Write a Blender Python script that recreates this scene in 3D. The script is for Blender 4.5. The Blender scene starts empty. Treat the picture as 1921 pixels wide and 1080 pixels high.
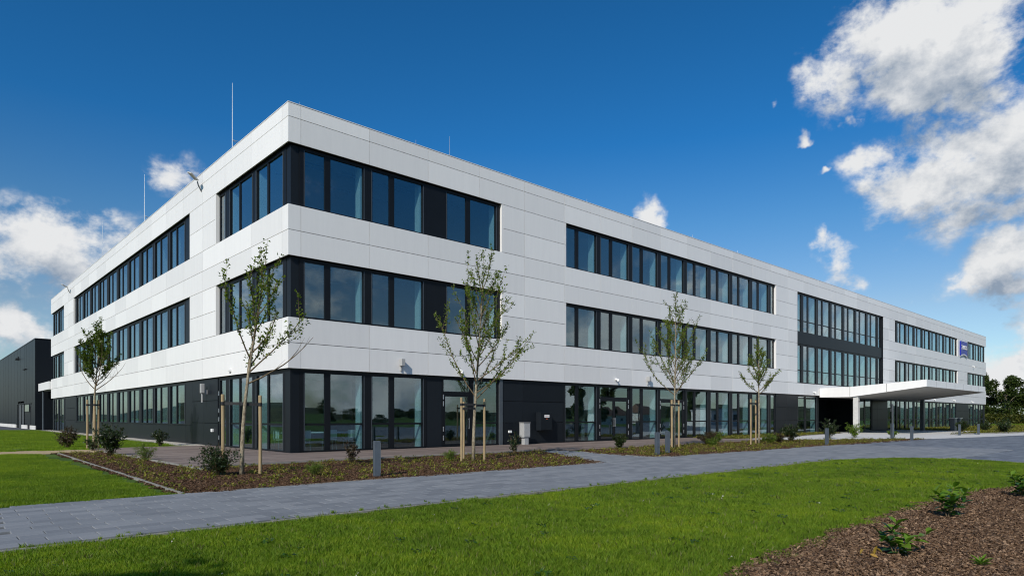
import bpy, bmesh, math, random
import numpy as np
from mathutils import Vector, Matrix
R = math.radians
random.seed(7); rng = np.random.default_rng(7)
SC = bpy.context.scene
COL = SC.collection
# ------------------------------------------------------------------ camera
HEAD = R(47.39)
CAMP = (-10.41, -23.71, 1.412)
cd = bpy.data.cameras.new('camera'); cam = bpy.data.objects.new('camera', cd); COL.objects.link(cam)
cam.location = CAMP; cam.rotation_euler = (R(90), 0, HEAD - R(90))
cd.sensor_width = 36.0; cd.lens = 36.0 * 1225.6 / 1921.0; cd.shift_y = (781.4 - 540.0) / 1921.0
cd.clip_start = 0.1; cd.clip_end = 4000
SC.camera = cam
# ------------------------------------------------------------------ sun and sky
SUN_AZ = R(24); SUN_EL = R(35)            # the light travels towards +X, turned SUN_AZ to +Y
sdir = Vector((-math.cos(SUN_AZ) * math.cos(SUN_EL), -math.sin(SUN_AZ) * math.cos(SUN_EL), math.sin(SUN_EL)))
sl = bpy.data.lights.new('sun', 'SUN'); sl.energy = 4.25; sl.angle = R(0.53); sl.color = (1.0, 0.92, 0.82)
sun = bpy.data.objects.new('sun', sl); COL.objects.link(sun)
sun.rotation_euler = (-sdir).to_track_quat('-Z', 'Y').to_euler(); sun.location = (-40, -40, 60)
SC.view_settings.view_transform = 'Standard'; SC.view_settings.look = 'None'
SC.view_settings.gamma = 1.0; SC.view_settings.exposure = 0.0; SC.view_settings.use_curve_mapping = False
SC.render.engine = 'CYCLES'
SC.cycles.use_denoising = True; SC.cycles.denoising_prefilter = 'ACCURATE'; SC.cycles.filter_width = 1.1
SC.cycles.max_bounces = 8; SC.cycles.transparent_max_bounces = 16
SC.cycles.caustics_reflective = False; SC.cycles.caustics_refractive = False
SC.cycles.sample_clamp_indirect = 6.0

def ray(px, py):
    a = (px - 960.5) / 1225.6
    d = Vector((math.cos(HEAD) + math.sin(HEAD) * a, math.sin(HEAD) - math.cos(HEAD) * a, (781.4 - py) / 1225.6))
    return d.normalized()

W = bpy.data.worlds.new('World'); SC.world = W; W.use_nodes = True
def build_world():
    nt = W.node_tree; N = nt.nodes; L = nt.links; N.clear()
    out = N.new('ShaderNodeOutputWorld'); bg = N.new('ShaderNodeBackground'); bg.inputs[1].default_value = 0.1
    L.new(bg.outputs[0], out.inputs[0])
    sky = N.new('ShaderNodeTexSky'); sky.sky_type = 'NISHITA'; sky.sun_disc = False
    sky.sun_elevation = SUN_EL; sky.sun_rotation = math.atan2(sdir.x, sdir.y)
    sky.air_density = 1.0; sky.dust_density = 0.6; sky.ozone_density = 3.0
    # deepen the blue as the polarised photograph shows it
    gm = N.new('ShaderNodeGamma'); gm.inputs[1].default_value = 1.28
    L.new(sky.outputs[0], gm.inputs[0])
    tint = N.new('ShaderNodeMix'); tint.data_type = 'RGBA'; tint.blend_type = 'MULTIPLY'; tint.inputs[0].default_value = 1.0
    tcz = N.new('ShaderNodeTexCoord'); sz = N.new('ShaderNodeSeparateXYZ'); L.new(tcz.outputs['Generated'], sz.inputs[0])
    rp = N.new('ShaderNodeValToRGB'); e = rp.color_ramp.elements
    e[0].position = 0.0; e[0].color = (.60, .66, .72, 1); e[1].position = .5; e[1].color = (.13, .58, .76, 1)
    x = e.new(.15); x.color = (.62, .60, .58, 1); x = e.new(.27); x.color = (.36, .61, .68, 1); x = e.new(.38); x.color = (.14, .57, .76, 1)
    L.new(sz.outputs[2], rp.inputs[0]); L.new(rp.outputs[0], tint.inputs[7])
    L.new(gm.outputs[0], tint.inputs[6])
    # ---- cloud density group
    g = bpy.data.node_groups.new('cloud_density', 'ShaderNodeTree')
    g.interface.new_socket('Vector', in_out='INPUT', socket_type='NodeSocketVector')
    g.interface.new_socket('Density', in_out='OUTPUT', socket_type='NodeSocketFloat')
    n = g.nodes; l = g.links
    gi = n.new('NodeGroupInput'); go = n.new('NodeGroupOutput')
    def M(op, a, b=None, c=None):
        m = n.new('ShaderNodeMath'); m.operation = op
        for i, v in enumerate((a, b, c)):
            if v is None: continue
            if isinstance(v, (int, float)): m.inputs[i].default_value = v
            else: l.new(v, m.inputs[i])
        return m.outputs[0]
    sp = n.new('ShaderNodeSeparateXYZ'); l.new(gi.outputs[0], sp.inputs[0])
    az = M('ARCTAN2', sp.outputs[1], sp.outputs[0]); el = M('ARCSINE', sp.outputs[2])
    cb0 = n.new('ShaderNodeCombineXYZ'); l.new(az, cb0.inputs[0]); l.new(el, cb0.inputs[1])
    wn = n.new('ShaderNodeTexNoise'); wn.inputs['Scale'].default_value = 9; wn.inputs['Detail'].default_value = 5; wn.inputs['Roughness'].default_value = .6; l.new(gi.outputs[0], wn.inputs['Vector'])
    w1 = n.new('ShaderNodeVectorMath'); w1.operation = 'SUBTRACT'; l.new(wn.outputs['Color'], w1.inputs[0]); w1.inputs[1].default_value = (.5, .5, .5)
    w2 = n.new('ShaderNodeVectorMath'); w2.operation = 'MULTIPLY_ADD'; l.new(w1.outputs[0], w2.inputs[0]); w2.inputs[1].default_value = (.15, .11, 0); l.new(cb0.outputs[0], w2.inputs[2]); cb = w2
    # blobs: pixel centre in the photograph -> direction in the world, radii in radians
    blobs = [(1660, 60, 109, 80, 1), (1755, 110, 126, 92, 1.05), (1860, 120, 115, 103, 1), (1560, 150, 52, 46, 0.8), (1690, 190, 69, 46, 0.75),
             (1860, 300, 150, 98, 1.15), (1750, 330, 109, 86, 1.15), (1700, 270, 80, 46, 0.7), (1660, 295, 46, 30, 0.6), (1960, 380, 138, 69, 0.9),
             (1890, 470, 69, 46, 0.85), (1890, 540, 80, 40, 0.9), (1921, 600, 69, 46, 0.8), (1920, 640, 86, 52, 0.95), (1870, 690, 98, 46, 0.9), (2050, 500, 138, 172, 0.8),
             (1563, 490, 46, 53, 0.85), (1536, 446, 24, 24, 0.7), (1592, 512, 34, 28, 0.7), (1640, 552, 22, 12, 0.48), (1213, 394, 28, 26, 0.72), (1238, 412, 22, 18, 0.55),
             (1500, 250, 18, 10, 0.42), (1457, 207, 12, 8, 0.38), (1553, 327, 14, 8, 0.42), (1585, 210, 10, 10, 0.38), (1797, 522, 18, 12, 0.42), (1735, 562, 14, 9, 0.38),
             (100, 450, 150, 60, 1.05), (30, 470, 92, 57, 0.7), (190, 470, 92, 40, 0.7), (40, 520, 69, 23, 0.4), (335, 335, 57, 39, 0.62), (360, 325, 46, 21, 0.4),
             (60, 530, 46, 23, 0.62), (85, 545, 28, 12, 0.42), (30, 622, 69, 39, 0.82), (-90, 560, 60, 60, .4),
             (1800, 215, 90, 36, .75), (1905, 500, 95, 62, 1.05), (1850, 545, 50, 22, .8), (1940, 660, 110, 60, 1.1), (1880, 700, 90, 36, .95), (1640, 300, 50, 28, .8), (25, 628, 66, 36, .95), (-20, 470, 90, 60, .95), (230, 455, 60, 26, .7)]
    acc = None
    for px, py, rx, ry, w in blobs:
        d = ray(px, py); d2 = ray(px + rx, py); d3 = ray(px, py - ry)
        a0 = math.atan2(d.y, d.x); ra = abs(math.atan2(d2.y, d2.x) - a0); e0 = math.asin(d.z); re = abs(math.asin(d3.z) - e0)
        s = n.new('ShaderNodeVectorMath'); s.operation = 'SUBTRACT'; l.new(cb.outputs[0], s.inputs[0]); s.inputs[1].default_value = (a0, e0, 0)
        m = n.new('ShaderNodeVectorMath'); m.operation = 'MULTIPLY'; l.new(s.outputs[0], m.inputs[0]); m.inputs[1].default_value = (1 / ra, 1 / re, 0)
        dt = n.new('ShaderNodeVectorMath'); dt.operation = 'DOT_PRODUCT'; l.new(m.outputs[0], dt.inputs[0]); l.new(m.outputs[0], dt.inputs[1])
        v = M('MULTIPLY', M('POWER', 0.5, dt.outputs['Value']), w)
        acc = v if acc is None else M('MAXIMUM', acc, v)
    # broken cumulus everywhere outside the stretch of sky placed above
    nz = n.new('ShaderNodeTexNoise'); nz.inputs['Scale'].default_value = 2.3; nz.inputs['Detail'].default_value = 2; l.new(gi.outputs[0], nz.inputs['Vector'])
    thr = n.new('ShaderNodeMapRange'); thr.inputs[1].default_value = R(6); thr.inputs[2].default_value = R(17); thr.inputs[3].default_value = .37; thr.inputs[4].default_value = .57; l.new(el, thr.inputs[0])
    gen = M('MULTIPLY', M('SUBTRACT', nz.outputs[0], thr.outputs[0]), 3.6)
    s = n.new('ShaderNodeVectorMath'); s.operation = 'SUBTRACT'; l.new(cb.outputs[0], s.inputs[0]); s.inputs[1].default_value = (HEAD, R(18), 0)
    m = n.new('ShaderNodeVectorMath'); m.operation = 'MULTIPLY'; l.new(s.outputs[0], m.inputs[0]); m.inputs[1].default_value = (1 / R(70), 1 / R(50), 0)
    dt = n.new('ShaderNodeVectorMath'); dt.operation = 'DOT_PRODUCT'; l.new(m.outputs[0], dt.inputs[0]); l.new(m.outputs[0], dt.inputs[1])
    inside = M('POWER', 0.02, M('MULTIPLY', dt.outputs['Value'], dt.outputs['Value']))
    gen = M('MULTIPLY', gen, M('SUBTRACT', 1.0, inside))
    acc = M('MAXIMUM', acc, M('MINIMUM', gen, 1.0))
    mp = n.new('ShaderNodeMapping'); mp.inputs['Scale'].default_value = (1, 1, 1.5); l.new(gi.outputs[0], mp.inputs[0])
    n1 = n.new('ShaderNodeTexNoise'); n1.inputs['Scale'].default_value = 10.0; n1.inputs['Detail'].default_value = 12; n1.inputs['Roughness'].default_value = 0.63; n1.inputs['Distortion'].default_value = 0.12
    l.new(mp.outputs[0], n1.inputs['Vector'])
    f = M('MULTIPLY', M('SUBTRACT', n1.outputs[0], 0.5), 3.0)
    dens = M('ADD', acc, M('MULTIPLY', f, M('MINIMUM', M('MULTIPLY', acc, 2.2), 1.0)))
    l.new(dens, go.inputs[0])
    # ---- use it
    tc = N.new('ShaderNodeTexCoord')
    g1 = N.new('ShaderNodeGroup'); g1.node_tree = g; L.new(tc.outputs['Generated'], g1.inputs[0])
    off = N.new('ShaderNodeVectorMath'); off.operation = 'ADD'; L.new(tc.outputs['Generated'], off.inputs[0]); off.inputs[1].default_value = tuple(Vector((sdir.x, sdir.y, sdir.z + .9)) * 0.026)
    nm = N.new('ShaderNodeVectorMath'); nm.operation = 'NORMALIZE'; L.new(off.outputs[0], nm.inputs[0])
    g2 = N.new('ShaderNodeGroup'); g2.node_tree = g; L.new(nm.outputs[0], g2.inputs[0])
    def ramp(src, a, b, o0=0.0, o1=1.0):
        r = N.new('ShaderNodeMapRange'); r.interpolation_type = 'SMOOTHSTEP'
        r.inputs[1].default_value = a; r.inputs[2].default_value = b; r.inputs[3].default_value = o0; r.inputs[4].default_value = o1
        L.new(src, r.inputs[0]); return r.outputs[0]
    alpha = ramp(g1.outputs[0], 0.17, 0.82)
    df = N.new('ShaderNodeMath'); df.operation = 'SUBTRACT'; L.new(g2.outputs[0], df.inputs[0]); L.new(g1.outputs[0], df.inputs[1])
    rel = N.new('ShaderNodeMath'); rel.operation = 'MULTIPLY_ADD'; L.new(df.outputs[0], rel.inputs[0]); rel.inputs[1].default_value = .50
    mo = N.new('ShaderNodeTexNoise'); mo.inputs['Scale'].default_value = 13; mo.inputs['Detail'].default_value = 8; mo.inputs['Roughness'].default_value = .6; L.new(tc.outputs['Generated'], mo.inputs['Vector'])
    m1 = N.new('ShaderNodeMath'); m1.operation = 'MULTIPLY_ADD'; L.new(mo.outputs[0], m1.inputs[0]); m1.inputs[1].default_value = 1.5; L.new(ramp(g2.outputs[0], 0.35, 1.5, -.55, .0), m1.inputs[2])
    L.new(m1.outputs[0], rel.inputs[2])
    cl = N.new('ShaderNodeClamp'); L.new(rel.outputs[0], cl.inputs[0]); shade = cl.outputs[0]
    cc = N.new('ShaderNodeMix'); cc.data_type = 'RGBA'
    cc.inputs[6].default_value = (8.0, 8.1, 8.2, 1); cc.inputs[7].default_value = (2.7, 3.4, 4.4, 1)
    L.new(shade, cc.inputs[0])
    mx = N.new('ShaderNodeMix'); mx.data_type = 'RGBA'
    L.new(alpha, mx.inputs[0]); L.new(tint.outputs[2], mx.inputs[6]); L.new(cc.outputs[2], mx.inputs[7])
    L.new(mx.outputs[2], bg.inputs[0])
build_world()
# ------------------------------------------------------------------ materials
MAT = {}
class NT:
    def __init__(s, name):
        s.m = bpy.data.materials.new(name); s.m.use_nodes = True; s.t = s.m.node_tree; s.t.nodes.clear()
        s.out = s.n('ShaderNodeOutputMaterial'); MAT[name] = s.m
    def n(s, t, **kw):
        x = s.t.nodes.new(t)
        for k, v in kw.items(): setattr(x, k, v)
        return x
    def l(s, a, b): s.t.links.new(a, b)
    def math(s, op, a, b=0.0, clamp=False):
        m = s.n('ShaderNodeMath', operation=op, use_clamp=clamp)
        for i, v in enumerate((a, b)):
            if isinstance(v, (int, float)): m.inputs[i].default_value = v
            else: s.l(v, m.inputs[i])
        return m.outputs[0]
    def noise(s, scale, detail=4, rough=.55, vec=None, dist=0):
        x = s.n('ShaderNodeTexNoise'); x.inputs['Scale'].default_value = scale; x.inputs['Detail'].default_value = detail
        x.inputs['Roughness'].default_value = rough; x.inputs['Distortion'].default_value = dist
        if vec is not None: s.l(vec, x.inputs['Vector'])
        return x.outputs[0]
    def pos(s): return s.n('ShaderNodeNewGeometry').outputs['Position']
    def island(s): return s.n('ShaderNodeNewGeometry').outputs['Random Per Island']
    def objr(s): return s.n('ShaderNodeObjectInfo').outputs['Random']
    def ramp(s, fac, stops, interp='LINEAR'):
        r = s.n('ShaderNodeValToRGB'); r.color_ramp.interpolation = interp
        e = r.color_ramp.elements
        while len(e) < len(stops): e.new(.5)
        for i, (p, c) in enumerate(stops): e[i].position = p; e[i].color = (*c, 1)
        s.l(fac, r.inputs[0]); return r.outputs[0]
    def bsdf(s, col, rough=.6, metal=0, spec=.5, bump=None, bstr=.2, bdist=.01, coat=0):
        b = s.n('ShaderNodeBsdfPrincipled')
        for k, v in (('Base Color', col), ('Roughness', rough), ('Metallic', metal), ('Specular IOR Level', spec), ('Coat Weight', coat)):
            if isinstance(v, tuple): b.inputs[k].default_value = (*v, 1)
            elif isinstance(v, (int, float)): b.inputs[k].default_value = v
            else: s.l(v, b.inputs[k])
        if bump is not None:
            bp = s.n('ShaderNodeBump'); bp.inputs['Strength'].default_value = bstr; bp.inputs['Distance'].default_value = bdist
            s.l(bump, bp.inputs['Height']); s.l(bp.outputs[0], b.inputs['Normal'])
        s.l(b.outputs[0], s.out.inputs[0]); return b
def plain(name, col, rough=.6, metal=0, spec=.5, var=.08, scale=6, bstr=.05):
    t = NT(name); nz = t.noise(scale, 5, .6, t.pos())
    a = tuple(c * (1 - var) for c in col); b = tuple(min(1, c * (1 + var)) for c in col)
    c = t.ramp(nz, [(.3, a), (.7, b)])
    t.bsdf(c, rough, metal, spec, nz, bstr, .005)
def leafmat(name, cols, trans=.35, rough=.5, spec=.3):
    t = NT(name)
    r = t.math('FRACT', t.math('ADD', t.island(), t.objr()))
    c = t.ramp(r, [(i / max(1, len(cols) - 1), x) for i, x in enumerate(cols)])
    if name == 'grass':                                # worn and lusher stretches of turf
        pz = t.pos(); k = t.math('ADD', t.math('MULTIPLY', t.noise(.55, 4, .6, pz), .65), t.math('MULTIPLY', t.noise(3.2, 3, .6, pz), .35))
        mm = t.n('ShaderNodeMix', data_type='RGBA', blend_type='MULTIPLY'); mm.inputs[0].default_value = 1.0
        t.l(c, mm.inputs[6]); t.l(t.ramp(k, [(.36, (.62, .68, .70)), (.5, (1, 1, 1)), (.62, (1.38, 1.22, 1.0))]), mm.inputs[7]); c = mm.outputs[2]
    b = t.bsdf(c, rough, 0, spec)
    tr = t.n('ShaderNodeBsdfTranslucent'); hs = t.n('ShaderNodeHueSaturation'); hs.inputs['Value'].default_value = 1.25; hs.inputs['Saturation'].default_value = 1.1
    t.l(c, hs.inputs['Color']); t.l(hs.outputs[0], tr.inputs[0])
    mx = t.n('ShaderNodeMixShader'); mx.inputs[0].default_value = trans
    t.l(b.outputs[0], mx.inputs[1]); t.l(tr.outputs[0], mx.inputs[2]); t.l(mx.outputs[0], t.out.inputs[0])
def make_materials():
    # white composite facade panel: each panel a hair different, faint rain streaks
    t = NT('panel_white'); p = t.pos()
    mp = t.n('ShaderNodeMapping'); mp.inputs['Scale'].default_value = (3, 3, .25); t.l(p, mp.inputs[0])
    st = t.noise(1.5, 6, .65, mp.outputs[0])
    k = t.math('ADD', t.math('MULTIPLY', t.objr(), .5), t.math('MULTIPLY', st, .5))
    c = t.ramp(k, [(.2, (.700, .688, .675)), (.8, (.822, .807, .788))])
    wv = t.noise(.9, 2, .5, p)
    t.bsdf(c, .42, 0, .4, wv, .04, .05)
    t = NT('panel_dark'); p = t.pos()
    st = t.noise(2.0, 5, .6, p)
    k = t.math('ADD', t.math('MULTIPLY', t.objr(), .6), t.math('MULTIPLY', st, .4))
    c = t.ramp(k, [(.2, (.009, .0115, .015)), (.8, (.013, .0165, .021))])
    t.bsdf(c, .38, 0, .14, t.noise(.8, 2, .5, p), .03, .05)
    plain('frame_dark', (.007, .0085, .011), .40, 0, .2, .1, 3)
    plain('frame_edge', (.085, .10, .115), .35, .3, .5, .1, 3)
    plain('core_dark', (.015, .015, .017), .8, 0, .2)
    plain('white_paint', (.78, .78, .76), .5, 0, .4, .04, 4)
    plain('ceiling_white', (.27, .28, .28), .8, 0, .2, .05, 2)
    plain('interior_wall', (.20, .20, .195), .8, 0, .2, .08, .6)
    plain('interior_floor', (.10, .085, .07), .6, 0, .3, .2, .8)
    plain('reveal_white', (.74, .76, .76), .5, 0, .3, .03, 3)
    plain('soffit_shaded_white', (.34, .33, .31), .7, 0, .3, .05, 1)  # white canopy underside, its shade mixed into the base colour
    plain('concrete_light', (.52, .51, .49), .75, 0, .3, .10, 5, .15)
    plain('steel', (.55, .56, .58), .35, .8, .5, .1, 8)
    plain('steel_dark', (.12, .13, .14), .4, .5, .5, .1, 8)
    plain('bollard_paint', (.066, .082, .102), .42, 0, .5, .12, 5)
    plain('roof_gravel', (.30, .29, .28), .9, 0, .2, .2, 5)
    plain('grey_box', (.36, .36, .355), .5, 0, .4, .06, 9)
    plain('blue_sign', (.004, .014, .30), .4, 0, .5, .05, 2)
    plain('orange_paint', (.55, .10, .03), .5, 0, .4, .1, 6)
    plain('black_rubber', (.012, .012, .013), .6, 0, .4, .1, 6)
    plain('kerb_stone', (.23, .22, .195), .8, 0, .3, .2, 7, .2)
    plain('joint_sand', (.115, .12, .122), .9, 0, .1, .25, 9, .3)
    plain('asphalt', (.075, .078, .085), .85, 0, .3, .25, 9, .3)
    plain('earth', (.045, .028, .018), .95, 0, .1, .4, 14, .5)
    plain('sand', (.36, .28, .17), .95, 0, .1, .25, 20, .4)
    plain('field_hill', (.040, .046, .022), .95, 0, .1, .6, .05, 0)
    plain('store_white', (.62, .61, .58), .7, 0, .3, .08, .5)
    plain('roof_tile', (.16, .10, .075), .8, 0, .3, .2, 3)
    plain('hedge_dark', (.02, .04, .012), .9, 0, .1, .4, 1)
    # architectural glass: tinted see-through with a mirror coat, each pane very slightly out of plane
    t = NT('glass'); ge = t.n('ShaderNodeNewGeometry')
    oi = t.n('ShaderNodeObjectInfo')
    wn = t.n('ShaderNodeTexWhiteNoise', noise_dimensions='1D'); t.l(oi.outputs['Random'], wn.inputs['W'])
    sb = t.n('ShaderNodeVectorMath', operation='SUBTRACT'); t.l(wn.outputs['Color'], sb.inputs[0]); sb.inputs[1].default_value = (.5, .5, .5)
    sc = t.n('ShaderNodeVectorMath', operation='SCALE'); t.l(sb.outputs[0], sc.inputs[0]); sc.inputs['Scale'].default_value = .012
    bp = t.n('ShaderNodeBump'); bp.inputs['Strength'].default_value = .05; bp.inputs['Distance'].default_value = .02
    t.l(t.noise(1.1, 1, .4, t.pos()), bp.inputs['Height'])
    ad = t.n('ShaderNodeVectorMath', operation='ADD'); t.l(bp.outputs[0], ad.inputs[0]); t.l(sc.outputs[0], ad.inputs[1])
    no = t.n('ShaderNodeVectorMath', operation='NORMALIZE'); t.l(ad.outputs[0], no.inputs[0])
    gl = t.n('ShaderNodeBsdfGlossy'); gl.inputs['Roughness'].default_value = .0; gl.inputs['Color'].default_value = (.86, .93, .97, 1); t.l(no.outputs[0], gl.inputs['Normal'])
    tr = t.n('ShaderNodeBsdfTransparent'); tr.inputs[0].default_value = (.70, .85, .87, 1)
    lw = t.n('ShaderNodeLayerWeight'); lw.inputs[0].default_value = .5
    fac = t.math('ADD', t.math('MULTIPLY', t.math('POWER', lw.outputs['Facing'], 3.2), .85), .15, True)
    mx = t.n('ShaderNodeMixShader'); t.l(fac, mx.inputs[0]); t.l(tr.outputs[0], mx.inputs[1]); t.l(gl.outputs[0], mx.inputs[2]); t.l(mx.outputs[0], t.out.inputs[0])
    # lawn soil/thatch under the blades
    t = NT('lawn'); p = t.pos()
    a = t.noise(.35, 4, .6, p); b = t.noise(40, 4, .7, p)
    k = t.math('ADD', t.math('MULTIPLY', a, .55), t.math('MULTIPLY', b, .45))
    c = t.ramp(k, [(.30, (.020, .042, .006)), (.5, (.050, .095, .012)), (.70, (.095, .145, .022))])
    t.bsdf(c, .9, 0, .15, b, .6, .03)
    leafmat('grass', [(.112, .205, .012), (.160, .270, .016), (.135, .235, .014), (.265, .335, .040), (.085, .160, .010)], .42, .55, .25)
    leafmat('grass_dry', [(.17, .17, .055), (.12, .15, .03)], .3)
    leafmat('young_leaf', [(.090, .145, .018), (.175, .235, .030), (.105, .165, .022), (.24, .28, .05)], .5, .45, .35)
    leafmat('lime_leaf', [(.06, .10, .012), (.09, .14, .016), (.075, .12, .014)], .4, .45, .4)
    leafmat('dark_leaf', [(.016, .032, .008), (.030, .052, .012), (.022, .040, .010)], .2, .4, .4)
    leafmat('red_leaf', [(.050, .022, .014), (.030, .034, .012), (.075, .040, .016)], .25, .45, .4)
    leafmat('bright_leaf', [(.10, .17, .015), (.13, .20, .02), (.08, .14, .015)], .4, .45, .4)
    leafmat('cover_leaf', [(.13, .16, .016), (.22, .22, .028), (.08, .11, .014), (.28, .25, .045), (.12, .07, .03)], .35, .5, .3)
    leafmat('laurel_leaf', [(.028, .075, .010), (.05, .12, .012), (.02, .055, .010)], .25, .28, .5)
    leafmat('laurel_young', [(.13, .24, .02), (.16, .27, .03)], .4, .32, .5)
    leafmat('dead_leaf', [(.38, .20, .06), (.42, .28, .05)], .3)
    leafmat('poplar_leaf', [(.060, .090, .024), (.085, .115, .030), (.070, .100, .025)], .35)
    leafmat('forest_leaf', [(.026, .046, .010), (.046, .072, .014), (.066, .090, .018)], .3)
    leafmat('forest_leaf_warm', [(.075, .095, .016), (.115, .115, .020), (.055, .075, .014)], .35)
    leafmat('chip', [(.050, .026, .014), (.12, .064, .034), (.030, .017, .011), (.20, .125, .075), (.075, .040, .022)], .0, .85, .15)
    leafmat('chip_pale', [(.062, .034, .020), (.17, .100, .055), (.032, .018, .012), (.30, .195, .12), (.098, .056, .031)], .0, .85, .15)
    leafmat('pebble', [(.42, .39, .33), (.30, .28, .25), (.50, .47, .42)], .0, .8, .2)
    # bark and timber
    t = NT('bark'); p = t.pos(); mp = t.n('ShaderNodeMapping'); mp.inputs['Scale'].default_value = (30, 30, 12); t.l(p, mp.inputs[0])
    k = t.noise(1, 5, .65, mp.outputs[0]); t.bsdf(t.ramp(k, [(.35, (.13, .10, .065)), (.65, (.36, .31, .22))]), .85, 0, .2, k, .5, .01)
    t = NT('twig'); k = t.noise(20, 3, .6, t.pos()); t.bsdf(t.ramp(k, [(.3, (.085, .060, .035)), (.7, (.17, .125, .075))]), .8, 0, .2)
    t = NT('stake_wood'); p = t.pos(); mp = t.n('ShaderNodeMapping'); mp.inputs['Scale'].default_value = (40, 40, 2.5); t.l(p, mp.inputs[0])
    k = t.noise(1, 5, .6, mp.outputs[0], .5); t.bsdf(t.ramp(k, [(.3, (.24, .17, .09)), (.7, (.38, .29, .165))]), .75, 0, .3, k, .3, .005)
    # paving slab
    t = NT('slab'); p = t.pos()
    r = t.math('FRACT', t.math('ADD', t.island(), t.objr()))
    a = t.noise(1.1, 4, .6, p); b = t.noise(60, 5, .7, p)
    k = t.math('ADD', t.math('ADD', t.math('MULTIPLY', r, .42), t.math('MULTIPLY', a, .38)), t.math('MULTIPLY', b, .30))
    c = t.ramp(k, [(.25, (.145, .154, .168)), (.55, (.185, .195, .209)), (.85, (.235, .243, .254))])
    t.bsdf(c, .72, 0, .35, b, .35, .004)
    # far paving, too flat to the eye to tell the slabs apart
    t = NT('paving_far'); p = t.pos()
    br = t.n('ShaderNodeTexBrick'); br.inputs['Scale'].default_value = 1.0; br.inputs['Brick Width'].default_value = .6; br.inputs['Row Height'].default_value = .3
    br.inputs['Mortar Size'].default_value = .006; br.inputs['Color1'].default_value = (.10, .112, .132, 1); br.inputs['Color2'].default_value = (.18, .195, .215, 1); br.inputs['Mortar'].default_value = (.05, .05, .055, 1)
    t.l(p, br.inputs['Vector'])
    mpx = t.n('ShaderNodeMapping'); mpx.inputs['Scale'].default_value = (.12, .6, 1); t.l(p, mpx.inputs[0])
    mx = t.n('ShaderNodeMix', data_type='RGBA', blend_type='MULTIPLY'); mx.inputs[0].default_value = .6
    t.l(br.outputs[0], mx.inputs[6]); t.l(t.ramp(t.noise(2.0, 5, .6, mpx.outputs[0]), [(.3, (.62, .66, .72)), (.7, (1.2, 1.2, 1.2))]), mx.inputs[7])
    t.bsdf(mx.outputs[2], .7, 0, .35)
    # decking
    t = NT('deck_wood'); p = t.pos(); mp = t.n('ShaderNodeMapping'); mp.inputs['Scale'].default_value = (.7, 18, 18); t.l(p, mp.inputs[0])
    k = t.math('ADD', t.math('MULTIPLY', t.noise(1, 5, .6, mp.outputs[0]), .5), t.math('MULTIPLY', t.island(), .5))
    t.bsdf(t.ramp(k, [(.2, (.115, .085, .072)), (.8, (.26, .205, .175))]), .7, 0, .3, k, .2, .005)
    # lit screen seen behind the glass
    t = NT('screen_blue'); p = t.pos()
    c = t.ramp(t.noise(1.6, 3, .6, p), [(.3, (.02, .05, .6)), (.5, (.03, .25, .7)), (.7, (.10, .7, .75))])
    e = t.n('ShaderNodeEmission'); e.inputs[1].default_value = 1.6; t.l(c, e.inputs[0]); t.l(e.outputs[0], t.out.inputs[0])
make_materials()

# ------------------------------------------------------------------ mesh helpers
class MB:
    def __init__(s): s.v = []; s.f = []
    def box(s, x0, x1, y0, y1, z0, z1):
        b = len(s.v)
        s.v += [(x0, y0, z0), (x1, y0, z0), (x1, y1, z0), (x0, y1, z0), (x0, y0, z1), (x1, y0, z1), (x1, y1, z1), (x0, y1, z1)]
        s.f += [tuple(b + i for i in q) for q in ((0, 3, 2, 1), (4, 5, 6, 7), (0, 1, 5, 4), (1, 2, 6, 5), (2, 3, 7, 6), (3, 0, 4, 7))]
        return s
    def prism(s, pts, z0, z1):          # pts: plan polygon, ccw
        b = len(s.v); n = len(pts)
        s.v += [(x, y, z0) for x, y in pts] + [(x, y, z1) for x, y in pts]
        s.f += [tuple(b + n + i for i in range(n)), tuple(b + n - 1 - i for i in range(n))]
        s.f += [(b + i, b + (i + 1) % n, b + n + (i + 1) % n, b + n + i) for i in range(n)]
        return s
    def tube(s, pts, rads, k=7, cap=True):
        b = len(s.v); pts = [Vector(p) for p in pts]; n = len(pts); prev = None
        for i, p in enumerate(pts):
            d = (pts[min(i + 1, n - 1)] - pts[max(i - 1, 0)]).normalized()
            u = d.cross(Vector((0, 0, 1)) if abs(d.z) < .9 else Vector((1, 0, 0))).normalized() if prev is None else (prev - d * prev.dot(d)).normalized()
            prev = u; w = d.cross(u)
            for j in range(k):
                a = 2 * math.pi * j / k; q = p + (u * math.cos(a) + w * math.sin(a)) * rads[i]; s.v.append(tuple(q))
        for i in range(n - 1):
            for j in range(k):
                s.f.append((b + i * k + j, b + i * k + (j + 1) % k, b + (i + 1) * k + (j + 1) % k, b + (i + 1) * k + j))
        if cap: s.f += [tuple(b + j for j in reversed(range(k))), tuple(b + (n - 1) * k + j for j in range(k))]
        return s
    def mesh(s, name, smooth=False):
        m = bpy.data.meshes.new(name); m.from_pydata(s.v, [], s.f); m.update()
        bm = bmesh.new(); bm.from_mesh(m); bmesh.ops.recalc_face_normals(bm, faces=bm.faces); bm.to_mesh(m); bm.free()
        if smooth: m.polygons.foreach_set('use_smooth', [True] * len(m.polygons))
        return m
    def build(s, name, mat, parent=None, loc=None, smooth=False, bevel=0):
        m = s.mesh(name, smooth)
        return link(name, m, mat, parent, loc, bevel)
def link(name, m, mat, parent=None, loc=None, bevel=0):
    if mat and not m.materials: m.materials.append(MAT[mat])
    o = bpy.data.objects.new(name, m); COL.objects.link(o)
    if parent is not None: o.parent = parent
    if loc: o.location = loc
    if bevel:
        b = o.modifiers.new('bevel', 'BEVEL'); b.width = bevel; b.segments = 2; b.limit_method = 'ANGLE'
    return o
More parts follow.
